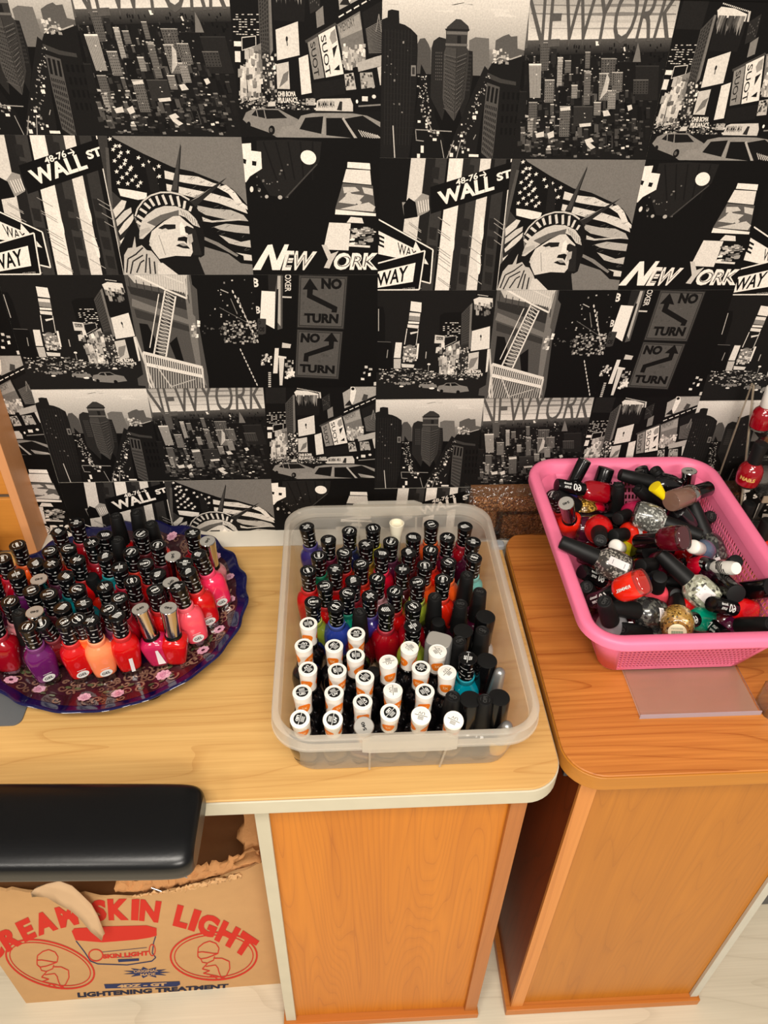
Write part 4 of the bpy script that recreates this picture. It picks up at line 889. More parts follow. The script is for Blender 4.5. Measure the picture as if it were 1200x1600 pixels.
# thickened lip bead and raised latch panels at both ends
mb = ringloft([(ox0 - .0012, oy0 - .0012, ox1 + .0012, oy1 + .0012, .041, TZ1 - .0175), (ox0 - .0012, oy0 - .0012, ox1 + .0012, oy1 + .0012, .041, TZ1 - .0155), (ox0 + .001, oy0 + .001, ox1 - .001, oy1 - .001, .039, TZ1 - .015)], False, False, 10)
o = mb.obj('lip_bead', PPX, TB, ang=50); o.location = -TB.location
for s_, yy in ((-1, oy0), (1, oy1)):
    mb = MB()
    q = [(-.0365, TZ1 + .0045), (.0365, TZ1 + .0045), (.048, TZ1 - .0005), (.048, TZ1 - .020), (.040, TZ1 - .022), (-.040, TZ1 - .022), (-.048, TZ1 - .020), (-.048, TZ1 - .0005)]
    mb.add([(.0655 + x, yy + s_ * .0016, z) for x, z in q] + [(.0655 + x, yy - s_ * .0004, z) for x, z in q], [tuple(range(8)), tuple(range(8, 16))[::-1]] + [(i, (i + 1) % 8, 8 + (i + 1) % 8, 8 + i) for i in range(8)])
    for xx in (-.040, .040):
        a = Vector((.0655 + xx, yy - s_ * .0085 + s_ * .0030, TZ1 - .020)); b = Vector((.0655 + xx * .97, (by0 if s_ < 0 else by1) + s_ * .0020, TZ0 + .004)); mb.tube([a, b], .0013, 8)
    o = mb.obj('latch_panel', PPX, TB, smooth=False); o.location = -TB.location

# --- pink basket
BK = empty('plastic_basket', (.395, -.20, .7645)); tag(BK, 'pink perforated plastic basket heaped with polish bottles on the cherry desk', 'basket')
PINK = principled('pink_plastic', (246, 122, 158), .42, spec=.45)
KZ0, KZ1 = .7645, .885
kx0, ky0, kx1, ky1 = .261, -.3685, .5295, -.0165
fx0, fy0, fx1, fy1 = .317, -.3035, .4985, -.085
RW_ = .0155
rg = [(kx0 + .002, ky0 + .002, kx1 - .002, ky1 - .002, .044, KZ1 - .013), (kx0, ky0, kx1, ky1, .046, KZ1 - .012), (kx0, ky0, kx1, ky1, .046, KZ1 - .004), (kx0 + .0012, ky0 + .0012, kx1 - .0012, ky1 - .0012, .045, KZ1 - .001), (kx0 + .004, ky0 + .004, kx1 - .004, ky1 - .004, .043, KZ1),
      (kx0 + RW_ - .003, ky0 + RW_ - .003, kx1 - RW_ + .003, ky1 - RW_ + .003, .030, KZ1 - .0005), (kx0 + RW_, ky0 + RW_, kx1 - RW_, ky1 - RW_, .028, KZ1 - .003), (kx0 + RW_ + .003, ky0 + RW_ + .003, kx1 - RW_ - .003, ky1 - RW_ - .003, .027, KZ1 - .016),
      (kx0 + RW_, ky0 + RW_, kx1 - RW_, ky1 - RW_, .029, KZ1 - .016), (kx0 + RW_ - .002, ky0 + RW_ - .002, kx1 - RW_ + .002, ky1 - RW_ + .002, .030, KZ1 - .004), (kx0 + .003, ky0 + .003, kx1 - .003, ky1 - .003, .043, KZ1 - .004), (kx0 + .002, ky0 + .002, kx1 - .002, ky1 - .002, .044, KZ1 - .013)]
o = ringloft(rg, False, False, 10).obj('rim', PINK, BK, ang=50); o.location = -BK.location
tx0, ty0, tx1, ty1 = kx0 + RW_ + .002, ky0 + RW_ + .002, kx1 - RW_ - .002, ky1 - RW_ - .002
zt, zb = KZ1 - .0155, KZ0 + .0015
def kwall(P0, P1, Q0, Q1, nu, nv, name):
    """perforated wall: top edge P0-P1, bottom edge Q0-Q1"""
    mb = MB(); P0, P1, Q0, Q1 = map(Vector, (P0, P1, Q0, Q1))
    S = lambda u, v: (P0.lerp(P1, u)).lerp(Q0.lerp(Q1, u), v)
    m0, m1 = .10, .93
    for j in range(nv):
        for i in range(nu):
            u0, u1 = i / nu, (i + 1) / nu; v0, v1 = m0 + (m1 - m0) * j / nv, m0 + (m1 - m0) * (j + 1) / nv
            a, b, c, d = .20, .80, .17, .83; sk = .05
            ou = [S(u0, v0), S(u1, v0), S(u1, v1), S(u0, v1)]
            uu = lambda k, s_: u0 + (u1 - u0) * (k + s_); vv = lambda k: v0 + (v1 - v0) * k
            inn = [S(uu(a, sk), vv(c)), S(uu(b, sk), vv(c)), S(uu(b, -sk), vv(d)), S(uu(a, -sk), vv(d))]
            mb.add(ou + inn, [(0, 1, 5, 4), (1, 2, 6, 5), (2, 3, 7, 6), (3, 0, 4, 7)])
    mb.add([S(0, 0), S(1, 0), S(1, m0), S(0, m0), S(0, m1), S(1, m1), S(1, 1), S(0, 1)], [(0, 1, 2, 3), (4, 5, 6, 7)])
    o = mb.obj(name, PINK, BK, smooth=False); o.location = -BK.location
    s = o.modifiers.new('s', 'SOLIDIFY'); s.thickness = .0012; s.offset = 0
c1, c2 = .027, .018
kwall((tx0 + c1, ty0, zt), (tx1 - c1, ty0, zt), (fx0 + c2, fy0, zb), (fx1 - c2, fy0, zb), 33, 10, 'front_wall')
kwall((tx0 + c1, ty1, zt), (tx1 - c1, ty1, zt), (fx0 + c2, fy1, zb), (fx1 - c2, fy1, zb), 33, 10, 'back_wall')
kwall((tx0, ty0 + c1, zt), (tx0, ty1 - c1, zt), (fx0, fy0 + c2, zb), (fx0, fy1 - c2, zb), 42, 9, 'side_wall')
kwall((tx1, ty0 + c1, zt), (tx1, ty1 - c1, zt), (fx1, fy0 + c2, zb), (fx1, fy1 - c2, zb), 42, 9, 'side_wall')
for sx, sy in ((-1, -1), (1, -1), (1, 1), (-1, 1)):
    vs = []
    for x0, y0, x1, y1, c, z in ((tx0, ty0, tx1, ty1, c1, zt), (fx0, fy0, fx1, fy1, c2, zb)):
        cx = x1 - c if sx > 0 else x0 + c; cy = y1 - c if sy > 0 else y0 + c
        for i in range(9):
            a = i / 8 * PI / 2; vs.append((cx + sx * c * math.cos(a), cy + sy * c * math.sin(a), z))
    o = MB().add(vs, [(i, i + 1, 9 + i + 1, 9 + i) for i in range(8)]).obj('corner', PINK, BK); o.location = -BK.location; s = o.modifiers.new('s', 'SOLIDIFY'); s.thickness = .0018; s.offset = 0
o = MB().prism(rrect(fx0, fy0, fx1, fy1, c2), KZ0, KZ0 + .002).obj('base', PINK, BK); o.location = -BK.location

# --- clear sign sheet under the basket
ACR = clear('clear_acrylic', (.97, .95, .94), .04, .06)
ah = empty('acrylic_sheet', (.417, -.30, D2)); tag(ah, 'clear acrylic sheet lying on the cherry desk under the pink basket', 'sheet')
FRO = milky('frosted_insert', (252, 228, 208), .40, .5)
o = MB().box((.3455, -.3705, D2 + .0002), (.4895, -.150, D2 + .0022)).obj('sheet', FRO, ah, bevel=.0005); o.location = -ah.location
o = MB().box((.3455, -.3705, D2 + .0040), (.4895, -.150, D2 + .0070)).obj('cover', clear('cover_plastic', (.99, .97, .96), .02, .2), ah, bevel=.0006); o.location = -ah.location
o = MB().box((.3445, -.3715, D2 + .0002), (.4905, -.3706, D2 + .0070)).obj('edge', milky('bright_edge', (215, 205, 215), .6), ah); o.location = -ah.location

# --- decorated plate
PC, PRR = Vector((-.2965, -.1785, DZ)), .1715
PL = empty('plate', PC); tag(PL, 'large navy scalloped plate with pink flowers, crowded with polish bottles on the pale desk', 'plate')
NAVY = principled('navy_glaze', (14, 13, 64), .12, spec=.5, coat=.5)
prof = [(0, .0075), (.085, .0075), (.115, .009), (.140, .0145), (.158, .021), (.167, .0262), (.1705, .0275), (.1720, .0262), (.1705, .0240), (.158, .0175), (.138, .010), (.115, .0045), (.085, .003), (0, .003)]
def scal(r, th):
    k = max(0, (r - .12) / .05); return r * (1 + .011 * k * math.cos(22 * th)), .0018 * k * math.cos(22 * th)
vs = []; NS = 264
for r, z in prof:
    for i in range(NS):
        th = 2 * PI * i / NS; rr, dz = scal(r, th); vs.append((rr * math.cos(th), rr * math.sin(th), z + dz))
fs = [(j * NS + i, j * NS + (i + 1) % NS, (j + 1) * NS + (i + 1) % NS, (j + 1) * NS + i) for j in range(len(prof) - 1) for i in range(NS)]
MB().add(vs, fs).obj('dish', NAVY, PL, ang=80)
o = MB().lathe([(.070, .0004), (.078, .0004), (.080, .004), (.070, .004)], 48, (True, True)).obj('foot_ring', NAVY, PL)
PA = Art(tone=lambda c: s2l(c)); rp = random.Random(21)
def hz_(r):
    for (r0, z0), (r1, z1) in zip(prof[:6], prof[1:6]):
        if r <= r1: return z0 + (z1 - z0) * (r - r0) / (r1 - r0)
    return prof[5][1]
# drawing space: arc length along the rim (m) x radius (m); brown glaze band with curls
def band(r0, r1, c, n=264):
    for i in range(n):
        a, b = i * 2 * PI / n, (i + 1) * 2 * PI / n; PA.poly([(a, r0), (b, r0), (b, r1), (a, r1)], c)
PA.auto = False
for r0, r1 in ((.100, .115), (.115, .140), (.140, .1575)): band(r0, r1, (58, 24, 32))
for r0, r1 in ((.030, .085), (.085, .100)): band(r0, r1, (30, 14, 38))
PA.auto = True; PA.layer += 60
def curl(th, r, s, turn, c, w=.0016):
    pts = []
    for k in range(13):
        a = turn * k * .55 + th * 7; q = s * (1 - k / 15); pts.append((th + q * math.cos(a) / r, r + q * math.sin(a)))
    for a, b in zip(pts, pts[1:]):
        dx, dy = (b[0] - a[0]) * r, b[1] - a[1]; l = math.hypot(dx, dy) or 1; nx, ny = -dy / l * w / 2, dx / l * w / 2
        PA.poly([(a[0] + nx / r, a[1] + ny), (b[0] + nx / r, b[1] + ny), (b[0] - nx / r, b[1] - ny), (a[0] - nx / r, a[1] - ny)], c)
for i in range(300):
    th = rp.uniform(0, 2 * PI); r = rp.uniform(.108, .153); curl(th, r, rp.uniform(.004, .008), rp.choice((-1, 1)), rp.choice([(134, 98, 82), (116, 82, 68), (146, 110, 90)]), rp.uniform(.0014, .0028))
for i in range(40):
    th = i * 2 * PI / 40 + rp.uniform(-.04, .04); r = rp.uniform(.118, .148); c, q = math.cos(rp.uniform(0, 6)), .5
    for s_ in (-1, 1):
        PA.poly([(th + (.006 + .004 * math.cos(k * PI / 4)) * s_ / r, r + .0022 * math.sin(k * PI / 4)) for k in range(8)], (86, 92, 62))
def flower(th, r, s, st):
    PA.layer += 1
    for k in range(8):
        a = k * PI / 4 + st; cx, cy = math.cos(a) * s * .62, math.sin(a) * s * .62
        PA.poly([(th + (cx + s * .36 * math.cos(t)) / r, r + cy + s * .36 * math.sin(t)) for t in [2 * PI * j / 10 for j in range(10)]], (226, 170, 190))
    PA.poly([(th + s * .55 * math.cos(t) / r, r + s * .55 * math.sin(t)) for t in [2 * PI * j / 12 for j in range(12)]], (206, 140, 166)); PA.layer += 1
    PA.poly([(th + s * .30 * math.cos(t) / r, r + s * .30 * math.sin(t)) for t in [2 * PI * j / 12 for j in range(12)]], (60, 20, 40))
# flowers where the photo shows them
for px, py, s in ((20, 1065, .0075), (62, 1077, .0075), (132, 1090, .0078), (184, 1084, .0078), (255, 1054, .0095), (317, 1017, .0082), (342, 985, .0075), (360, 939, .0078), (366, 903, .0068), (340, 872, .0088), (275, 834, .0078)):
    p = on_z(px, py, DZ + .0155) - PC; flower(math.atan2(p.y, p.x), min(math.hypot(p.x, p.y), .153), s, px * .1)
for i in range(9): flower(math.radians(88 + i * 17), .140, .008, i)
def plp(th, r, l):
    rr, dz = scal(r, th); return (rr * math.cos(th), rr * math.sin(th), hz_(r) + dz + .00025 + l * 4e-6)
o = new_obj('painted_band', PA.mesh('painted_band', plp, vcol_mat('plate_ink', .15, .6, (500, .3), 1)), None, PL)

# --- grey mat and black lid half hidden under the plate
o = MB().prism(rrect(-.60, -.345, -.372, -.20, .01), DZ + .0002, DZ + .0022).obj('rubber_mat', principled('grey_rubber', (96, 98, 100), .6)); tag(o, 'thin grey mat peeking out under the plate rim at the left', 'mat')
p = on_z(238, 1090, DZ)
o = MB().lathe([(.016, 0), (.0175, .001), (.0175, .006), (.016, .007)], 32).obj('black_lid', principled('black_gloss', (10, 10, 12), .15)); o.location = (p.x - .004, p.y + .012, DZ + .0002); tag(o, 'small round black lid under the front rim of the plate', 'lid')

# --- coir doormat in a clear bag, leaning on the trunking against the wall
def coirm():
    m = bpy.data.materials.new('coir'); m.use_nodes = True; nt = m.node_tree; b = nt.nodes['Principled BSDF']; N = nt.nodes.new
    tc = N('ShaderNodeTexCoord'); n = N('ShaderNodeTexNoise'); n.inputs['Scale'].default_value = 330; n.inputs['Detail'].default_value = 6; n.inputs['Distortion'].default_value = 1.2; nt.links.new(tc.outputs['Object'], n.inputs['Vector'])
    r = N('ShaderNodeValToRGB'); e = r.color_ramp.elements; e[0].position = .38; e[0].color = s2l((66, 38, 20)) + (1,); e[1].position = .66; e[1].color = s2l((196, 142, 92)) + (1,); x = e.new(.52); x.color = s2l((138, 88, 50)) + (1,)
    at = N('ShaderNodeAttribute'); at.attribute_name = 'print'; mx = N('ShaderNodeMix'); mx.data_type = 'RGBA'; mx.blend_type = 'MULTIPLY'; mx.inputs['Factor'].default_value = 1
    nt.links.new(n.outputs['Fac'], r.inputs[0]); nt.links.new(r.outputs[0], mx.inputs['A']); nt.links.new(at.outputs['Color'], mx.inputs['B']); nt.links.new(mx.outputs['Result'], b.inputs['Base Color'])
    u = N('ShaderNodeBump'); u.inputs['Distance'].default_value = .003; u.inputs['Strength'].default_value = .9; nt.links.new(n.outputs['Fac'], u.inputs['Height']); nt.links.new(u.outputs[0], b.inputs['Normal']); b.inputs['Roughness'].default_value = .95
    return m
dm = empty('doormat', (.39, -.02, DZ)); tag(dm, 'brown coir doormat with a black border leaning on the wall behind the pink basket', 'doormat')
nx, nz = 150, 34; vs = []; cl = []; rc_ = random.Random(5)
mx0, mx1, mz0, mz1 = .193, .575, .0006, .0795
for j in range(nz + 1):
    for i in range(nx + 1):
        x = mx0 + (mx1 - mx0) * i / nx; z = mz0 + (mz1 - mz0) * j / nz; e_ = rc_.uniform(-.0012, .0012)
        vs.append((x - .39, -.0120 + e_ - .10 * (mz1 - z) * .06, z))
        dxl, dzt = x - mx0, mz1 - z; inb = (.036 < dxl < .0465 and dzt > .026) or (.026 < dzt < .034 and dxl > .036)
        cl += [.12, .12, .13, 1] if inb else [1, 1, 1, 1]
W_ = nx + 1
me = bpy.data.meshes.new('coir_pile'); me.from_pydata(vs, [], [(j * W_ + i, j * W_ + i + 1, (j + 1) * W_ + i + 1, (j + 1) * W_ + i) for j in range(nz) for i in range(nx)])
ca = me.color_attributes.new('print', 'FLOAT_COLOR', 'POINT'); ca.data.foreach_set('color', cl); me.materials.append(coirm()); me.update()
new_obj('coir_pile', me, None, dm)
o = MB().box((mx0 - .39, -.0108, mz0), (mx1 - .39, .0185, mz1)).obj('backing', principled('coir_back', (120, 78, 44), .95, bump=(300, .9, .003)), dm)
mb = MB(); vs = []; rc_ = random.Random(8); X0, X1 = .181, .592
for j in range(12):
    for i in range(60):
        x = X0 + (X1 - X0) * i / 59; z = .0005 + .0935 * j / 11
        vs.append((x - .39, -.0155 - .0015 * math.sin(i * .7 + j) * (1 if j > 7 else .4) + rc_.uniform(-.0006, .0006) + (.010 if j > 8 else 0) * (j - 8) / 3 + (.006 if i in (0, 59) else 0), z + (rc_.uniform(-.002, .002) if j == 11 else 0)))
mb.add(vs, [(j * 60 + i, j * 60 + i + 1, (j + 1) * 60 + i + 1, (j + 1) * 60 + i) for j in range(11) for i in range(59)])
o = mb.obj('plastic_bag', clear('bag_film', (.93, .95, .96), .07, .12, (160, .004)), None); o.location = (.39, -.02, DZ); tag(o, 'clear plastic bag wrapped round the brown doormat by the wall', 'bag')

# --- tiered clear rack at the right edge
rk = empty('display_rack', (.62, -.10, D2)); tag(rk, 'clear acrylic tiered rack with a few bottles at the right edge of the frame', 'rack')
AC2 = clear('rack_acrylic', (.90, .90, .89), .14, .05); EDG = milky('acrylic_cut_edge', (200, 184, 160), .55, .3)
def rbox(a, b, nm, mt): o = MB().box(a, b).obj(nm, mt, rk, smooth=False); o.location = -rk.location
for xx in (.5500, .86):
    mb = MB(); q = [(-.0285, D2 + .0004), (-.0285, 1.008), (-.034, 1.008), (-.060, .935), (-.085, .90), (-.135, .90), (-.140, .82), (-.185, .82), (-.190, D2 + .0004)]
    q = [(-.0285, D2 + .0004), (-.0285, 1.008), (-.033, 1.008), (-.150, D2 + .0004)]
    k = len(q)
    mb.add([(xx, y, z) for y, z in q] + [(xx + .003, y, z) for y, z in q], [tuple(range(k)), tuple(range(k, 2 * k))[::-1]] + [(i, (i + 1) % k, k + (i + 1) % k, k + i) for i in range(k)])
    o = mb.obj('side_panel', AC2, rk, smooth=False); o.location = -rk.location
    mb = MB(); mb.tube([(xx, -.0285, D2 + .001), (xx, -.0285, 1.008)], .0012, 4); mb.tube([(xx, -.033, 1.008), (xx, -.150, D2 + .001)], .0014, 4)
    o = mb.obj('cut_edge', EDG, rk); o.location = -rk.location
for z, y0, y1 in ((.955, -.092, -.030), (.8905, -.135, -.030), (.800, -.175, -.060)):
    rbox((.5535, y0, z), (.8595, y1, z + .0025), 'shelf', AC2); rbox((.5535, y0 - .0022, z), (.8595, y0 - .0001, z + .010), 'shelf_lip', EDG if z < .95 else AC2)
o = MB().loft([(D2 + .0003, .03, .02, 4), (D2 + .03, .029, .019, 4), (D2 + .034, .024, .015, 4)], 28).obj('blister_cup', clear('blister', (.92, .93, .93), .12, .06)); o.location = (.5225, -.362, 0); tag(o, 'clear blister cup on the cherry desk at the right edge', 'cup')
# grey storage case on the floor beyond the right desk
gb = empty('storage_case', (.78, -.19, 0)); tag(gb, 'dark grey case on the floor right of the cherry desk', 'case')
o = MB().box((.655, -.26, .0006), (.92, -.05, .16)).obj('case_body', principled('grey_case', (84, 84, 84), .5), gb, bevel=.006); o.location = -gb.location
o = MB().box((.65, -.265, .1605), (.925, -.045, .18)).obj('case_lid', principled('grey_lid', (100, 100, 100), .5), gb, bevel=.004); o.location = -gb.location

# ================================================================== POLISH BOTTLES
def mt(n, c, r, **k): return principled(n, c, r, **k)
BLACKG = mt('black_gloss_cap', (10, 10, 11), .16, spec=.55); BLACKM = mt('black_matte_cap', (17, 17, 17), .5, spec=.32)
EMB = mt('embossed_grey', (50, 50, 49), .5); INK = mt('white_ink', (225, 225, 220), .5); BLKINK = mt('black_ink', (14, 14, 14), .5)
CHROME = mt('chrome', (205, 203, 200), .13, metal=1); SILV = mt('silver_plastic', (168, 168, 166), .35, metal=.75); LID = mt('silver_lid', (176, 172, 164), .38, metal=.35)
WHITE = mt('white_plastic', (240, 236, 226), .35); ORNG = mt('orange_ink', (246, 130, 30), .4); CREAMC = mt('cream_plastic', (232, 224, 200), .4)
GLASS = clear('bottle_glass', (.86, .86, .86), .14, .04); YEL = mt('yellow_plastic', (252, 220, 10), .4)
STICK = mt('paper_label', (232, 224, 222), .55); GREYM = mt('grey_cap', (112, 112, 110), .45)
def polish(rgb):
    n = 'polish_%d_%d_%d' % rgb
    if n in MATS: return MATS[n]
    return principled(n, rgb, .16, spec=.5, coat=.6)
def tint(rgb, f=.14): return principled('collar_%d_%d_%d' % rgb, tuple(int(v + (255 - v) * f) for v in rgb), .4)
def glitter(name, a, b, sc=260):
    if name in MATS: return MATS[name]
    m = bpy.data.materials.new(name); m.use_nodes = True; nt = m.node_tree; bs = nt.nodes['Principled BSDF']; N = nt.nodes.new
    tc = N('ShaderNodeTexCoord'); v = N('ShaderNodeTexVoronoi'); v.inputs['Scale'].default_value = sc; nt.links.new(tc.outputs['Object'], v.inputs['Vector'])
    r = N('ShaderNodeValToRGB'); r.color_ramp.interpolation = 'CONSTANT'; e = r.color_ramp.elements; e[0].position = 0; e[0].color = s2l(a) + (1,); e[1].position = .55; e[1].color = s2l(b) + (1,)
    x = e.new(.72); x.color = s2l(tuple(min(255, int(k * .45)) for k in b)) + (1,); x = e.new(.82); x.color = s2l(tuple(min(255, int(k * 1.25)) for k in b)) + (1,)
    nt.links.new(v.outputs['Color'], r.inputs[0]); nt.links.new(r.outputs[0], bs.inputs['Base Color']); bs.inputs['Roughness'].default_value = .25; bs.inputs['Coat Weight'].default_value = .8; bs.inputs['Metallic'].default_value = .2
    MATS[name] = m; return m
GL = {'gold': glitter('glitter_gold', (120, 84, 22), (206, 164, 74), 480), 'blackglit': glitter('glitter_black', (16, 16, 18), (90, 90, 84), 520), 'silverglit': glitter('glitter_silver', (104, 104, 98), (184, 184, 176), 430), 'goldpearl': glitter('pearl_gold', (196, 148, 70), (214, 168, 88), 500), 'greyglit': glitter('glitter_grey', (42, 42, 42), (88, 88, 82), 320), 'clearglit': glitter('glitter_clear', (172, 172, 148), (198, 198, 178), 300)}
def body_mat(c): return GL[c] if isinstance(c, str) else polish(c)

def wrap(mb, r_of, a0, a1, z0, z1, h, n=5):
    """a strip of ink wrapped round a cap, from angle a0 height z0 to a1, z1"""
    vs = []
    for i in range(n + 1):
        t = i / n; a = a0 + (a1 - a0) * t; z = z0 + (z1 - z0) * t
        for zz in (z - h / 2, z + h / 2): r = r_of(zz) + .00012; vs.append((r * math.cos(a), r * math.sin(a), zz))
    mb.add(vs, [(2 * i, 2 * i + 2, 2 * i + 3, 2 * i + 1) for i in range(n)])
def disc(mb, r_of, a, z, rad, n=12, fn=None):
    """round ink dot on a cap"""
    vs = []
    for i in range(n):
        t = 2 * PI * i / n; zz = z + rad * math.sin(t); r = r_of(zz) + .00016; aa = a + rad * math.cos(t) / r; vs.append((r * math.cos(aa), r * math.sin(aa), zz))
    mb.add(vs, [tuple(range(n))])
def word(s, w, h, bold=.03):
    pts, tr, asp = glyphs(s, bold); return [((x - .5) * w, (y - .5) * h) for x, y in pts], tr
def flatword(mb, s, w, h, fn, bold=.03):
    P, tr = word(s, w, h, bold); mb.add([fn(x, y) for x, y in P], tr)
def rprof(pairs):
    def f(z):
        for (z0, r0), (z1, r1) in zip(pairs, pairs[1:]):
            if z <= z1: return r0 + (r1 - r0) * (z - z0) / (z1 - z0)
        return pairs[-1][1]
    return f
PROTO = {}
def part(kind, name, mb, mat, ang=40, smooth=True, spin=False):
    PROTO.setdefault(kind, []).append((name, mb.me(kind + '_' + name, None, smooth, ang), mat, spin))

# --- gel bottle, 95 mm
GP = [(.0655, .0089), (.070, .0088), (.076, .0090), (.084, .0095), (.090, .0100), (.0945, .0103)]; gr = rprof(GP)
def gel_base(kind, capm, bodym='BODY', collar='COLLAR'):
    part(kind, 'glass_base', MB().loft([(0, .0112, .0104, 4), (.0006, .0120, .0112, 4), (.004, .0124, .0116, 4), (.0105, .0133, .0123, 3.8), (.0125, .0136, .0125, 3.6)], 28, (True, False)), GLASS)
    part(kind, 'body', MB().loft([(.0085, .0096, .0088, 3.6), (.0095, .0112, .0104, 3.6), (.0125, .0133, .0122, 3.6), (.020, .0144, .0131, 3.4), (.033, .0159, .0144, 3.1), (.043, .0168, .0151, 2.8), (.0490, .0164, .0149, 2.5), (.0535, .0145, .0136, 2.3), (.0570, .0112, .0110, 2.1), (.0588, .0099, .0099, 2)], 32, (True, True)), bodym)
    part(kind, 'collar', MB().lathe([(.0098, .0586), (.0103, .0593), (.0103, .0647), (.0096, .0655)], 24), collar)
    part(kind, 'cap', MB().lathe([(r, z) for z, r in GP] + [(.0099, .0950), (.0090, .0950), (.0086, .0947), (.0082, .0949)], 32), capm, 30)
def gel_variant(kind, num, style):
    gel_base(kind, BLACKG)
    mb = MB(); rv = random.Random(num)
    for row in range(4):
        z = .0695 + row * .0058; a = row * 1.15
        for k in range(3):
            wrap(mb, gr, a, a + .90, z + .0008, z - .0008, .0010); disc(mb, gr, a + 1.40, z - .0002, .0014, 10); a += 2 * PI / 3
    part(kind, 'cap_lettering', mb, mt('dim_ink', (176, 176, 174), .5), spin=True)
    mb = MB(); zt_ = .09505; F = lambda x, y: (x, y, zt_)
    if style == 0:
        flatword(mb, str(num), .0094, .0036, lambda x, y: F(x, y + .0003), .05)
        for s_ in (-1, 1):
            vs = []
            for i in range(9):
                a = PI / 2 * s_ + (i - 4) * .22
                for r in (.0054, .0060): vs.append(F(r * math.cos(a), r * math.sin(a)))
            mb.add(vs, [(2 * i, 2 * i + 2, 2 * i + 3, 2 * i + 1) for i in range(8)])
    elif style == 1:
        mb.add([F(-.0068, -.00035), F(.0068, -.00035), F(.0068, .00035), F(-.0068, .00035)], [(0, 1, 2, 3)])
        for k in range(3): mb.add([F(-.0028, .0014 + k * .0013), F(.0030 - k * .0006, .0014 + k * .0013), F(.0030 - k * .0006, .0021 + k * .0013), F(-.0028, .0021 + k * .0013)], [(0, 1, 2, 3)])
        flatword(mb, str(num), .0058, .0034, lambda x, y: F(x, y - .0027), .06)
    elif style == 2:
        vs = []
        for i in range(15):
            a = PI * .35 + i / 14 * PI * 1.3
            for r in (.0052, .0059): vs.append(F(r * math.cos(a), r * math.sin(a)))
        mb.add(vs, [(2 * i, 2 * i + 2, 2 * i + 3, 2 * i + 1) for i in range(14)])
        flatword(mb, str(num), .0062, .0036, lambda x, y: F(x - .0008, y), .06)
        for k in range(3): mb.add([F(.0030 + k * .0013, -.002), F(.0036 + k * .0013, -.002), F(.0036 + k * .0013, .002), F(.0030 + k * .0013, .002)], [(0, 1, 2, 3)])
    else:
        for k in range(4): mb.add([F(-.0045 + k * .0006, -.0030 + k * .0019), F(.0030 + k * .0006, -.0030 + k * .0019), F(.0030 + k * .0006, -.0020 + k * .0019), F(-.0045 + k * .0006, -.0020 + k * .0019)], [(0, 1, 2, 3)])
        flatword(mb, str(num), .0050, .0030, lambda x, y: F(x + .001, y + .0045), .06)
    part(kind, 'shade_number', mb, INK, spin=True, smooth=False)
for i, (n_, st_) in enumerate(((380, 0), (210, 1), (560, 2), (470, 3), (20, 0), (150, 1), (640, 2))): gel_variant('gel%d' % i, n_, st_)
# the round GEL label on the front of a gel bottle
def gel_label():
    if 'gel_label' in PROTO: return PROTO['gel_label']
    a = MB(); F = lambda x, y, d=0: (x, -.01345 - (y + .0) * .110 - d, .0185 + y)
    a.add([F(.0072 * math.cos(t), .0062 * math.sin(t)) for t in [2 * PI * i / 24 for i in range(24)]], [tuple(range(24))])
    a.add([F(-.0050, .0078), (F(.0050, .0078)), F(.0050, .0086), F(-.0050, .0086)], [(0, 1, 2, 3)])
    b = MB(); P, tr = word('GEL', .0100, .0046, .03); b.add([F(x, y, .00012) for x, y in P], tr)
    PROTO['gel_label'] = (a.me('round_label', INK, False), b.me('label_word', BLKINK, False)); return PROTO['gel_label']
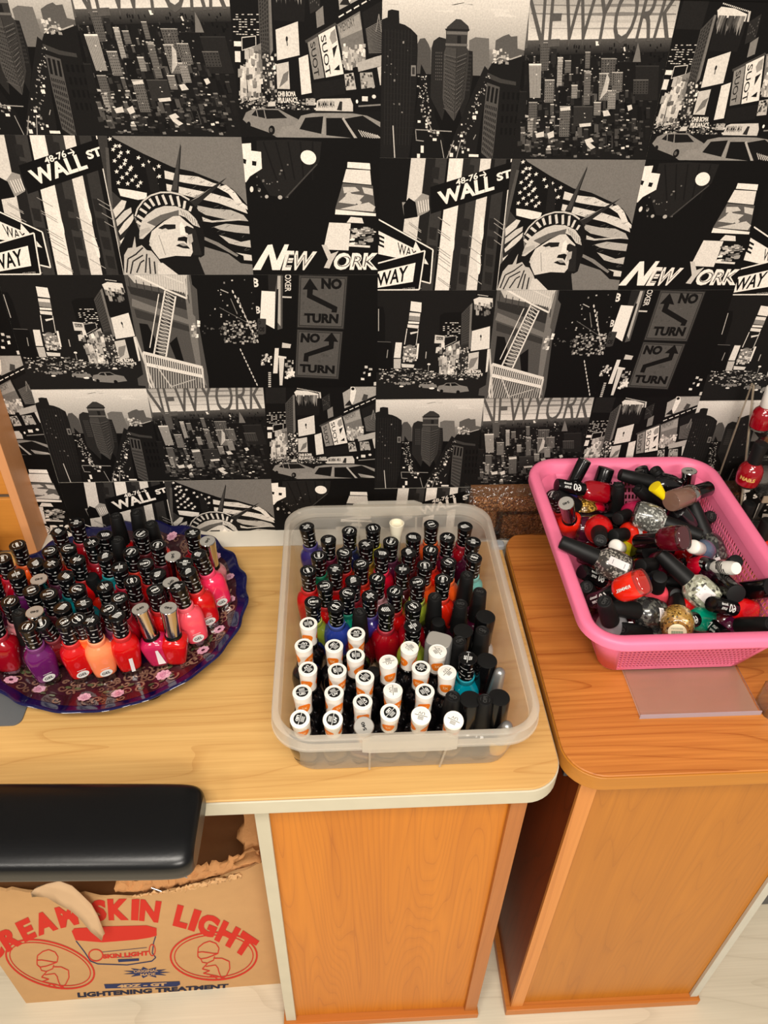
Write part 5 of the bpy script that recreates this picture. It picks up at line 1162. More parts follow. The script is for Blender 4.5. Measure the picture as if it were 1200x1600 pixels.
# --- white capped bottle
def white_variant(kind, style):
    gel_base(kind, WHITE, 'BODY', BLACKG)
    mb = MB(); wb = MB()
    for k in range(3):
        a = -PI / 2 + k * 2 * PI / 3; vs = []; n = 16
        for i in range(n):
            t = 2 * PI * i / n; x = .0072 * math.cos(t) * (1 + .18 * math.sin(t)); z = .0745 + .0068 * math.sin(t) + .0012 * math.cos(t); r = gr(z) + .00014; vs.append((r * math.cos(a + x / r), r * math.sin(a + x / r), z))
        # strip the blob into narrow columns so that it follows the cap
        cols = 8; q = []
        for i in range(cols + 1):
            x = -.0072 + .0144 * i / cols; hh = .0072 * math.sqrt(max(.02, 1 - (x / .0073) ** 2)); sh = .0010 * x / .007
            for z in (.0785 - hh + sh, .0790 + hh * .85 + sh): r = gr(z) + .00014; q.append((r * math.cos(a + x / r), r * math.sin(a + x / r), z))
        mb.add(q, [(2 * i, 2 * i + 2, 2 * i + 3, 2 * i + 1) for i in range(cols)])
        P, tr = word('2X', .0062, .0040, .03); q = []
        for x, y in P: z = .0788 + y; r = gr(z) + .0003; q.append((r * math.cos(a + x / r), r * math.sin(a + x / r), z))
        wb.add(q, tr)
    part(kind, 'orange_print', mb, ORNG, spin=True); part(kind, 'cap_lettering', wb, mt('peach_ink', (255, 214, 160), .5), spin=True, smooth=False)
    zt_ = .09505; F = lambda x, y, d=0: (x, y, zt_ + d)
    if style < 2:
        mb = MB().add([F(.0066 * math.cos(t), .0066 * math.sin(t)) for t in [2 * PI * i / 28 for i in range(28)]], [tuple(range(28))]); part(kind, 'cap_disc', mb, BLKINK, spin=True, smooth=False)
        ink = INK
    else: ink = EMB
    mb = MB(); mb.add([F(-.0066, -.0003, .0001), F(.0066, -.0003, .0001), F(.0066, .0003, .0001), F(-.0066, .0003, .0001)], [(0, 1, 2, 3)])
    for k in range(3): mb.add([F(-.0030, .0013 + k * .0013, .0001), F(.0030, .0013 + k * .0013, .0001), F(.0030, .0019 + k * .0013, .0001), F(-.0030, .0019 + k * .0013, .0001)], [(0, 1, 2, 3)])
    P, tr = word('LED' if style % 2 else 'UV', .0066, .0030, .05 if style < 2 else .0); mb.add([F(x, y - .0026, .0001) for x, y in P], tr)
    part(kind, 'shade_number', mb, ink, spin=True, smooth=False)
for i in range(3): white_variant('white%d' % i, i)
# --- tall tapered matte cap, round body, 88 mm
def round_body(kind, R=.0172, z1=.036):
    part(kind, 'glass_base', MB().lathe([(R * .70, 0), (R * .80, .0008), (R * .93, .0048)], 32, (True, False)), GLASS)
    part(kind, 'body', MB().lathe([(R * .70, .0022), (R * .92, .0048), (R, .0125), (R * 1.01, .0185), (R * .97, z1 - .0105), (R * .86, z1 - .0060), (R * .66, z1 - .0025), (R * .56, z1 - .0008), (R * .54, z1 + .0008)], 32), 'BODY')
round_body('tall', .0186, .0415)
TP = [(.0420, .0106), (.054, .0103), (.070, .0094), (.0868, .0083)]
part('tall', 'cap', MB().lathe([(.0100, .0415)] + [(r, z) for z, r in TP] + [(.0077, .0880), (.0068, .0882), (.0064, .0879)], 32), BLACKM, 30)
mb = MB(); flatword(mb, 'OPI', .0088, .0046, lambda x, y: (x, y, .08815), .06)
for s_ in (-1, 1): mb.add([(.0052 * math.cos(a), .0052 * math.sin(a), .0881) for a in [s_ * PI / 2 + d for d in (-.5, 0, .5)]] + [(.0047 * math.cos(a), .0047 * math.sin(a), .0881) for a in [s_ * PI / 2 + d for d in (.5, 0, -.5)]], [(0, 1, 2, 3, 4, 5)])
part('tall', 'embossing', mb, EMB, smooth=False, spin=True)
# --- chrome capped bottle, square shouldered body, 92 mm
part('chrome', 'glass_base', MB().loft([(0, .0104, .0094, 5), (.0007, .0110, .0100, 5), (.008, .0122, .0110, 4.5)], 28, (True, False)), GLASS)
part('chrome', 'body', MB().loft([(.004, .0098, .0090, 4.5), (.008, .0120, .0108, 4.5), (.022, .0142, .0126, 4.2), (.036, .0160, .0142, 3.6), (.0405, .0156, .0140, 3), (.0440, .0120, .0114, 2.4), (.0460, .0095, .0095, 2)], 32), 'BODY')
part('chrome', 'cap_ring', MB().lathe([(.0098, .0455), (.0104, .0462), (.0102, .0500), (.0094, .0512)], 28), BLACKG)
part('chrome', 'cap', MB().lathe([(.0093, .0512), (.0093, .070), (.0099, .086), (.0104, .0908), (.0104, .0916), (.0100, .0921)], 36, (True, True)), CHROME, 30)
mb = MB().add([(.0097 * math.cos(t), .0097 * math.sin(t), .09222) for t in [2 * PI * i / 32 for i in range(32)]], [tuple(range(32))]); part('chrome', 'cap_top', mb, LID, smooth=False)
mb = MB(); flatword(mb, '540', .0090, .0038, lambda x, y: (x, y, .0924), .04); part('chrome', 'shade_number', mb, BLKINK, spin=True, smooth=False)
# --- broad glossy cap with a matte top
round_body('broad', .0170, .040)
part('broad', 'cap', MB().lathe([(.0112, .0408), (.0116, .0415), (.0118, .083), (.0114, .0848)], 36), BLACKG, 30)
part('broad', 'cap_top', MB().lathe([(.0112, .0848), (.0110, .0853), (.0100, .0855)], 36), BLACKM)
# --- oval bottle with a glossy cylinder cap lettered along its side
part('oval', 'glass_base', MB().loft([(0, .0132, .0088, 2.8), (.0008, .0142, .0096, 2.8), (.006, .0148, .0102, 2.8)], 32, (True, False)), GLASS)
part('oval', 'body', MB().loft([(.003, .0128, .0086, 2.8), (.006, .0146, .0100, 2.8), (.020, .0150, .0106, 2.8), (.033, .0144, .0104, 2.6), (.0385, .0120, .0098, 2.3), (.0410, .0088, .0086, 2)], 32), 'BODY')
part('oval', 'cap', MB().lathe([(.0088, .0405), (.0093, .0412), (.0093, .0800), (.0088, .0818), (.0070, .0822)], 36), BLACKG, 30)
mb = MB(); R_ = .0094
P, tr = word('60', .0118, .0100, .02); mb.add([(R_ * math.sin(y / R_), -R_ * math.cos(y / R_), .055 + x) for x, y in P], tr)
P, tr = word('Seconds', .0130, .0034, .03); mb.add([(R_ * math.sin((y + .0035) / R_), -R_ * math.cos((y + .0035) / R_), .0695 + x * .9) for x, y in P], tr)
P, tr = word('SUPER', .0110, .0030, .03); mb.add([(R_ * math.sin((y - .002) / R_), -R_ * math.cos((y - .002) / R_), .0695 + x * .9) for x, y in P], tr)
part('oval', 'cap_lettering', mb, INK, smooth=False)
# --- slim tapered silver cap
round_body('slim', .0128, .038)
part('slim', 'cap', MB().lathe([(.0085, .0385), (.0088, .0392), (.0066, .0800), (.0058, .0860), (.0040, .0885), (.0015, .0895)], 28), SILV, 60)
# --- small round capped bottle (short matte cap)
round_body('short', .0160, .036)
part('short', 'cap', MB().lathe([(.0080, .0365), (.0088, .0372), (.0088, .0640), (.0080, .0668), (.0060, .0675)], 32), BLACKM, 40)
# --- big squared grey cap
part('square', 'body', MB().loft([(0, .0150, .0120, 5), (.001, .0158, .0126, 5), (.040, .0158, .0126, 5), (.045, .0120, .0100, 3)], 28), 'BODY')
part('square', 'cap', MB().loft([(.0455, .0150, .0120, 4), (.048, .0152, .0122, 4), (.0900, .0150, .0120, 4), (.0925, .0142, .0112, 4)], 32), GREYM, 30)
part('square', 'cap_top', MB().loft([(.0925, .0138, .0108, 4), (.0932, .0134, .0104, 4)], 32), LID)
# --- white zebra cap
round_body('zebra', .0140, .034)
part('zebra', 'cap', MB().lathe([(.0080, .0345), (.0084, .0352), (.0084, .0740), (.0076, .0755), (.0076, .0800), (.0070, .0812)], 32), WHITE, 30)
mb = MB(); zr_ = lambda z: .0084
for k in range(9): wrap(mb, zr_, k * .7, k * .9 + 2.3, .040 + k * .0040, .0455 + k * .0034, .0022, 10)
part('zebra', 'cap_print', mb, BLKINK)
# --- small white capped bottle
round_body('whitecap', .0145, .034); part('whitecap', 'cap', MB().lathe([(.0082, .0345), (.0088, .0352), (.0090, .0600), (.0084, .0625), (.0060, .0636)], 32), WHITE, 60)
# --- cosmetics tube with silver band
part('banded', 'body', MB().loft([(0, .0130, .0130, 2), (.001, .0138, .0138, 2), (.032, .0138, .0138, 2), (.036, .0120, .0120, 2)], 32), 'BODY')
part('banded', 'silver_band', MB().lathe([(.0128, .0361), (.0132, .0368), (.0132, .0440), (.0128, .0448)], 32), CHROME)
part('banded', 'cap', MB().lathe([(.0100, .0449), (.0102, .0455), (.0102, .0780), (.0092, .0800)], 32), BLACKG, 30)
# --- nozzle shapes
part('stopper', 'body', MB().lathe([(.0150, 0), (.0162, .001), (.0162, .034), (.0080, .043), (.0060, .0445)], 32), 'BODY')
part('stopper', 'cap', MB().lathe([(.0062, .0447), (.0060, .060), (.0070, .082), (.0098, .1020), (.0098, .1034), (.0086, .1036), (.0074, .0980)], 32), CREAMC, 60)
part('nozzle', 'body', MB().lathe([(.0140, 0), (.0150, .001), (.0150, .030), (.0060, .038), (.0040, .0395)], 32), 'BODY')
part('nozzle', 'cap', MB().lathe([(.0022, .0396), (.0030, .0420), (.0052, .062), (.0086, .0790), (.0086, .0800), (.0070, .0802)], 32), YEL, 60)
LEN = {'gel': .095, 'white': .095, 'tall': .088, 'chrome': .092, 'broad': .0855, 'oval': .082, 'slim': .0895, 'short': .0675, 'square': .093, 'zebra': .081, 'whitecap': .0636, 'banded': .080, 'stopper': .1036, 'nozzle': .080}
MIDS = {}
NB = random.Random(99)
KNAME = {'gel': 'nail_polish_bottle', 'nozzle': 'nozzle_bottle', 'stopper': 'dropper_bottle', 'banded': 'foundation_bottle'}
def spawn(kind, color, M, label, group, gel_front=False, cat='nail polish', sticker=None):
    """one bottle: an empty at its foot and copies of the parts of its kind"""
    base = kind.rstrip('0123456789')
    root = bpy.data.objects.new(KNAME.get(base, 'nail_polish_bottle'), None); root.empty_display_size = .01; COL.objects.link(root); root.matrix_world = M
    tag(root, label, cat, group); sp = NB.uniform(0, 2 * PI)
    for name, me, mat, spin in PROTO[kind]:
        mm = {'BODY': None, 'COLLAR': None}.get(mat, mat) if isinstance(mat, str) else mat
        if mat == 'BODY': mm = body_mat(color)
        if mat == 'COLLAR': mm = tint(color) if not isinstance(color, str) else EMB
        key = me.name
        if key not in MIDS:
            if not me.materials: me.materials.append(mm)
            MIDS[key] = bpy.data.objects.new(name, me)
        o = MIDS[key].copy(); o.name = name; COL.objects.link(o); o.parent = root
        o.material_slots[0].link = 'OBJECT'; o.material_slots[0].material = mm
        if spin: o.rotation_euler = (0, 0, sp if not gel_front else sp * .15)
    if gel_front:
        a, b = gel_label(); oa = new_obj('round_label', a, None, root); new_obj('label_word', b, None, oa)
    if sticker: sticker(root)
    return root
def length(kind): return LEN[kind.rstrip('0123456789')]
def frame(p0, d, spin=0.0):
    """matrix at p0, +Z along d, local -Y turned toward the camera"""
    z = d.normalized(); c = (CAM - p0); y = -(c - z * c.dot(z))
    if y.length < .05: y = Vector((0, 1, 0)) - z * z.y
    y.normalize(); x = y.cross(z)
    M = Matrix((x, y, z)).transposed().to_4x4() @ Matrix.Rotation(spin, 4, 'Z'); M.translation = p0; return M
def stand(kind, color, px, py, z0, lean=(0, 0), spin=None, **k):
    """upright bottle whose cap top sits at a photo pixel; lean = how far (m) the cap is off the foot"""
    L = length(kind); h = math.sqrt(max(0, L * L - lean[0] ** 2 - lean[1] ** 2)); r = .013 * math.hypot(*lean) / L
    top = on_z(px, py, z0 + h + r); p0 = Vector((top.x - lean[0], top.y - lean[1], z0 + r))
    return spawn(kind, color, frame(p0, top - p0, NB.uniform(-.5, .5) if spin is None else spin), **k)
def inside(f, a):
    """shift that keeps a bottle from piercing the sloping basket walls"""
    dx = dy = 0
    for t, r in ((.0, .014), (.22, .019), (.5, .012), (1, .010)):
        p = f + (a - f) * t
        if p.z > KZ1 - .004: continue
        k = max(0, min(1, (p.z - KZ0) / (zt - KZ0))); x0 = fx0 + (tx0 - fx0) * k + r; x1 = fx1 + (tx1 - fx1) * k - r; y0 = fy0 + (ty0 - fy0) * k + r; y1 = fy1 + (ty1 - fy1) * k - r
        if p.x < x0: dx = max(dx, x0 - p.x)
        if p.x > x1: dx = min(dx, x1 - p.x)
        if p.y < y0: dy = max(dy, y0 - p.y)
        if p.y > y1: dy = min(dy, y1 - p.y)
    return Vector((dx, dy, 0))
def lie(kind, color, cap, foot, zc, spin=0.0, up=False, **k):
    """bottle in a heap: cap end at pixel cap (height zc), foot toward pixel foot"""
    L = length(kind); a = on_z(cap[0], cap[1], zc); r = ray(*foot); r = r.normalized(); oc = CAM - a; b = oc.dot(r); disc_ = b * b - (oc.length_squared - L * L)
    if disc_ > 0:
        t1, t2 = -b - math.sqrt(disc_), -b + math.sqrt(disc_); f = CAM + r * (t1 if up else t2)
        if not up and f.z < .772: f.z = .775; f = a + (f - a).normalized() * L
    else: f = CAM + r * (-b); f = a + (f - a).normalized() * L
    for _ in range(6):                      # swing the foot inward, the cap stays
        sh = inside(f, a)
        if sh.length < .001: break
        f = f + sh * .9; f = a + (f - a).normalized() * L
    sh = inside(f, a)
    if sh.length > .008: sh = sh * (.008 / sh.length)
    f = f + sh; a = a + sh
    return spawn(kind, color, frame(f, a - f, spin), **k)
ORD = ['first', 'second', 'third', 'fourth', 'fifth', 'sixth', 'seventh', 'eighth', 'ninth', 'tenth', 'eleventh', 'twelfth', 'thirteenth', 'fourteenth']
CAPW = {'gel': 'black lettered cap', 'white': 'white cap', 'tall': 'matte black cap', 'chrome': 'silver cap', 'broad': 'broad black cap', 'oval': 'glossy black cap', 'slim': 'slim silver cap', 'short': 'short black cap', 'square': 'squared grey cap', 'stopper': 'tall cream cap', 'nozzle': 'yellow nozzle'}
def rows(items, place, n_row, front):
    """label every item by its row from the front and its place in the row; items: dict with px, py, cname, kind"""
    it = sorted(items, key=lambda d: -d['py']); out = []
    for j in range(0, len(it), n_row): out.append(sorted(it[j:j + n_row], key=lambda d: d['px']))
    if len(out) > 1 and len(out[-1]) < 3: out[-2] = sorted(out[-2] + out[-1], key=lambda d: d['px']); out.pop()
    for j, row in enumerate(out):
        for i, d in enumerate(row):
            pos = 'leftmost' if i == 0 else 'rightmost' if i == len(row) - 1 else ORD[i] + ' from left'
            rw = 'front row' if j == 0 else 'back row' if j == len(out) - 1 else ORD[j] + ' row'
            d['label'] = '%s polish, %s, %s, %s %s' % (d['cname'], CAPW[d['kind'].rstrip('0123456789')], pos, rw, place)

# colours: name -> rgb
C = dict(crimson=(150, 6, 22), red=(200, 12, 14), orange=(248, 92, 28), orangered=(232, 36, 12), coral=(252, 138, 88), pinkred=(210, 12, 44), hotpink=(238, 44, 88), coralpink=(250, 84, 100), darkred=(92, 5, 12), plum=(72, 12, 42), darkplum=(40, 8, 22), purple=(98, 24, 92), violet=(48, 36, 110), blue=(40, 62, 150), navy=(22, 30, 72), teal=(0, 120, 128), tealgreen=(0, 130, 100), green=(0, 118, 76), lime=(150, 166, 50), mint=(110, 180, 170), yellow=(206, 196, 30), gold=(150, 112, 26), palepink=(220, 160, 168), rose=(190, 30, 80), magenta=(104, 8, 38), maroon=(70, 8, 16), wine=(92, 6, 22), beige=(170, 122, 84), olive=(110, 100, 60), black=(14, 12, 14), grey=(120, 118, 120), darkgreen=(40, 60, 36), brightyellow=(232, 176, 50), cyan=(0, 140, 160), clearpink=(196, 120, 124), brown=(122, 90, 76), greyblue=(86, 100, 122), clear=(180, 176, 168))
CN = dict(crimson='crimson', red='red', orange='orange', orangered='orange-red', coral='coral orange', pinkred='pinkish red', hotpink='hot pink', coralpink='coral pink', darkred='dark red', plum='plum', darkplum='dark plum', purple='purple', violet='violet', blue='blue', navy='navy', teal='teal', tealgreen='teal green', green='green', lime='lime green', mint='mint', yellow='yellow', gold='gold', palepink='pale pink', rose='rose', magenta='magenta', maroon='maroon', wine='wine red', beige='beige', olive='olive', black='black', grey='grey', darkgreen='dark green', brightyellow='bright yellow', cyan='turquoise', clearpink='clear pink', brown='brown', greyblue='grey-blue', clear='clear')
def g(i): return 'gel%d' % (i % 7)

# ---------------- bottles on the plate: (kind, colour, cap px, cap py, lean)
PLATE = [
 (g(0), 'orange', 27, 851), (g(2), 'pinkred', 4, 872), (g(1), 'purple', 25, 897), (g(3), 'beige', 91.5, 830), (g(1), 'crimson', 119, 816), (g(6), 'red', 78, 860), (g(2), 'orangered', 106, 856),
 (g(3), 'plum', 55, 879), (g(1), 'plum', 80, 880), ('chrome', 'navy', 60.7, 905), (g(3), 'teal', 102, 899.5), (g(5), 'red', 120, 874), (g(0), 'purple', 49, 922), (g(2), 'maroon', 76, 927.5), (g(6), 'teal', 120, 920), (g(4), 'clearpink', 15, 939),
 ('tall', 'red', 181, 806), ('tall', 'black', 213, 800), ('tall', 'orangered', 236, 818), (g(3), 'beige', 163, 835.5), (g(1), 'crimson', 143, 847), ('tall', 'darkred', 183, 843), (g(2), 'darkred', 220, 834), (g(3), 'teal', 164, 869), (g(2), 'orangered', 204.5, 861.5), (g(1), 'pinkred', 186, 886), (g(6), 'red', 227, 880), (g(2), 'wine', 246.5, 851),
 (g(3), 'plum', 246, 896), ('short', 'orangered', 142, 900), (g(5), 'darkred', 163, 916), (g(4), 'darkred', 206, 907), (g(2), 'crimson', 186, 934), (g(0), 'red', 242, 921), (g(1), 'maroon', 130, 942),
 (g(1), 'crimson', 300.7, 832), ('chrome', 'clearpink', 324, 845), ('chrome', 'darkred', 270, 869), (g(3), 'hotpink', 310, 866, (-.022, 0)), (g(5), 'orangered', 289, 879), (g(3), 'red', 294, 893, (-.018, .002)), ('chrome', 'red', 267, 910), (g(1), 'coralpink', 277, 916, (-.016, .006)),
 ('tall', 'darkplum', 29, 957), ('chrome', 'beige', 54, 956), (g(0), 'purple', 43, 979), (g(2), 'darkred', 64, 974, (-.012, -.024)), (g(4), 'red', 101, 972), (g(3), 'darkgreen', 97, 949), (g(4), 'orange', 121, 967, (0, -.012)), (g(1), 'coral', 141, 969), (g(3), 'red', 182, 962), (g(6), 'plum', 170, 951), ('chrome', 'rose', 219, 951, (-.012, .004)), ('chrome', 'red', 263, 950), (g(1), 'crimson', -14, 962), (g(5), 'crimson', -14, 905), (g(2), 'plum', -20, 935), (g(0), 'red', -22, 872)]
items = [dict(kind=t[0], cname=CN[t[1]], color=C[t[1]], px=t[2], py=t[3], lean=t[4] if len(t) > 4 else (NB.uniform(-.002, .002), NB.uniform(-.002, .002))) for t in PLATE]
rows(items, 'on the plate', 9, True)
FRONTS = {(43, 979), (101, 972), (141, 969), (277, 916), (310, 866), (294, 893)}
for d in items:
    fr = (d['px'], d['py']) in FRONTS
    top = on_z(d['px'], d['py'], DZ + .10); r = math.hypot(top.x - PC.x, top.y - PC.y)
    z0 = DZ + .0076 + (max(0, r - .115) * .20)
    stand(d['kind'], d['color'], d['px'], d['py'], z0 + .0003, d['lean'], 0.0 if fr else None, label=d['label'], group='polish bottles on the plate', gel_front=fr)
# ---------------- bottles in the tub
TUB = [
 (g(1), 'violet', 479, 823, (-.012, .004)), (g(3), 'magenta', 513, 843), (g(2), 'navy', 546, 829), (g(0), 'yellow', 583, 825), (g(6), 'green', 498, 868), (g(2), 'red', 538, 863), (g(1), 'gold', 572, 850), (g(6), 'orangered', 564.5, 880.5), (g(5), 'red', 523.5, 889), (g(0), 'red', 481.5, 891), (g(2), 'red', 508, 915), (g(3), 'crimson', 552, 907), (g(0), 'palepink', 589.5, 903), (g(3), 'pinkred', 596, 864), (g(2), 'tealgreen', 543, 926), (g(1), 'violet', 578, 930.5), (g(6), 'lime', 489, 940), (g(4), 'blue', 524.5, 947, (-.002, -.008)), ('tall', 'darkred', 562, 956), (g(3), 'crimson', 604, 952),
 ('stopper', 'olive', 620, 817), (g(2), 'plum', 610.6, 846), (g(3), 'darkred', 646, 839), (g(0), 'orange', 674, 819), (g(1), 'magenta', 699, 839), (g(3), 'crimson', 727, 822), (g(5), 'plum', 739.6, 846), (g(3), 'maroon', 639, 862.5), (g(0), 'orangered', 673, 858.6), (g(1), 'maroon', 629, 889), (g(2), 'orange', 664, 883), (g(4), 'orange', 701, 877.6), (g(0), 'mint', 741, 871), (g(6), 'lime', 653, 909), (g(4), 'red', 617, 923.5), (g(2), 'orangered', 692, 904.5), ('tall', 'plum', 730, 898), ('tall', 'plum', 750, 924), ('tall', 'black', 679.5, 932), ('tall', 'darkplum', 720, 943), (g(4), 'crimson', 645.5, 947), (g(1), 'lime', 645, 978),
 ('short', 'rose', 685, 971), ('broad', 'clear', 759, 963), ('broad', 'black', 724, 985), ('tall', 'black', 718, 1001), ('tall', 'darkred', 754, 985), ('square', 'black', 686, 999), (g(1), 'cyan', 731, 1028), ('broad', 'maroon', 761, 1031.6), ('slim', 'wine', 782, 1046, (.004, 0)), ('tall', 'black', 708, 1088), ('broad', 'black', 735, 1092), ('tall', 'black', 758, 1093), ('broad', 'red', 780, 1089), ('slim', 'brightyellow', 793.5, 1133),
 ('white2', 'black', 640, 1012), ('white2', 'black', 684, 1017), ('white2', 'black', 698.6, 1050), ('white0', 'black', 658, 1043), ('white1', 'black', 664, 1079.5), ('white2', 'black', 658, 1118), ('white2', 'black', 709, 1125.5),
 ('white1', 'black', 482, 974), ('white0', 'black', 474.5, 1008), ('white1', 'black', 522, 1009), ('white0', 'black', 556.6, 989.6), ('white0', 'black', 481, 1044.6), ('white1', 'black', 555.7, 1023.5), ('white1', 'black', 527, 1047), ('white1', 'black', 472, 1081), ('white0', 'black', 522, 1082), ('white1', 'black', 570, 1058), ('white0', 'black', 566.7, 1096), ('white1', 'black', 468.6, 1123), ('white0', 'black', 520, 1124), ('white1', 'black', 609.7, 1113), ('white2', 'black', 607, 1033.6), ('white2', 'black', 614, 1078.5), ('chrome', 'plum', 568.5, 1135), (g(2), 'black', 583, 1049)]
items = [dict(kind=t[0], cname=CN[t[1]], color=C[t[1]], px=t[2], py=t[3], lean=t[4] if len(t) > 4 else (NB.uniform(-.0015, .0015), NB.uniform(-.0015, .0015))) for t in TUB]
rows(items, 'in the clear tub', 9, True)
for d in items:
    z0 = DZ + .0036 + (.0035 if d['kind'][:5] in ('tall', 'broad') else 0) - (.02 if (d['px'], d['py']) == (583, 1049) else 0)
    if (d['px'], d['py']) == (583, 1049): d['kind'] = 'short'; z0 = DZ + .0036
    # keep the foot inside the tapering tub
    L = length(d['kind']); top = on_z(d['px'], d['py'], z0 + L); lx, ly = d['lean']
    fxm, fxM, fym, fyM = bx0 + .018, bx1 - .018, by0 + .017, by1 - .017
    fx = min(max(top.x - lx, fxm), fxM); fy = min(max(top.y - ly, fym), fyM)
    stand(d['kind'], d['color'], d['px'], d['py'], z0, (top.x - fx, top.y - fy), None, label=d['label'], group='polish bottles in the clear tub')
def B5(x, y): return (850 + x / 6.667, 700 + y / 6.667)
def B6(x, y): return (1010 + x / 6.316, 720 + y / 6.316)
def B7(x, y): return (870 + x / 7.059, 840 + y / 7.059)
def B8(x, y): return (1020 + x / 6.667, 840 + y / 6.667)
def sticker(w, h, z, r, name='sticker', mat=None, marks=0, tilt=0.0, dz=0.0, x0=0.0, bars=False):
    """paper label wrapped on the front of a bottle"""
    def f(root):
        mb = MB(); vs = []; n = 6
        for i in range(n + 1):
            x = x0 - w / 2 + w * i / n
            for k in (-1, 1): zz = z + k * h / 2 + x * tilt; vs.append((r * math.sin(x / r), -r * math.cos(x / r) - .0004, zz))
        mb.add(vs, [(2 * i, 2 * i + 2, 2 * i + 3, 2 * i + 1) for i in range(n)]); o = mb.obj(name, mat or STICK, root)
        if marks or bars:
            mb = MB()
            for k in range(marks):
                zz = z + h * (.3 - .6 * k / max(1, marks - 1)); 
                mb.add([(r * math.sin(x / r), -r * math.cos(x / r) - .0006, q) for x, q in ((x0 - w * .3, zz - .0003), (x0 + w * .25, zz - .0003), (x0 + w * .25, zz + .0003), (x0 - w * .3, zz + .0003))], [(0, 1, 2, 3)])
            if bars:
                for k in range(11): 
                    xx = x0 - w * .35 + w * .07 * k; mb.add([(r * math.sin(x / r), -r * math.cos(x / r) - .0006, q) for x, q in ((xx, z - h * .25), (xx + w * .03, z - h * .25), (xx + w * .03, z + h * .3), (xx, z + h * .3))], [(0, 1, 2, 3)])
            mb.obj('label_marks', mt('grey_ink', (96, 90, 94), .6), o, smooth=False)
    return f
def foot_sticker(R=.010):
    def f(root):
        o = MB().add([(R * math.cos(t), -R * math.sin(t), -.0003) for t in [2 * PI * i / 28 for i in range(28)]], [tuple(range(28))]).obj('foot_label', mt('cream_label', (240, 232, 196), .5), root, smooth=False)
        mb = MB()
        for k in range(14): mb.add([(-.0062 + k * .0009, y_, -.0005) for y_ in (-.001, .003)] + [(-.0062 + k * .0009 + .0005, y_, -.0005) for y_ in (.003, -.001)], [(0, 1, 2, 3)])
        P, tr = word('LACQUER', .012, .0018, .0); mb.add([(x, y - .0042, -.0005) for x, y in P], tr)
        mb.obj('label_marks', mt('green_ink', (40, 110, 80), .5), o, smooth=False)
    return f
def body_word(s, w, h, z, r, mat=None, up=True):
    def f(root):
        P, tr = word(s, w, h, .02); mb = MB(); mb.add([(r * math.sin(y / r), -r * math.cos(y / r) - .0003, z + x) for x, y in P], tr); mb.obj('lettering', mat or INK, root, smooth=False)
    return f
GRP = 'polish bottles heaped in the pink basket'
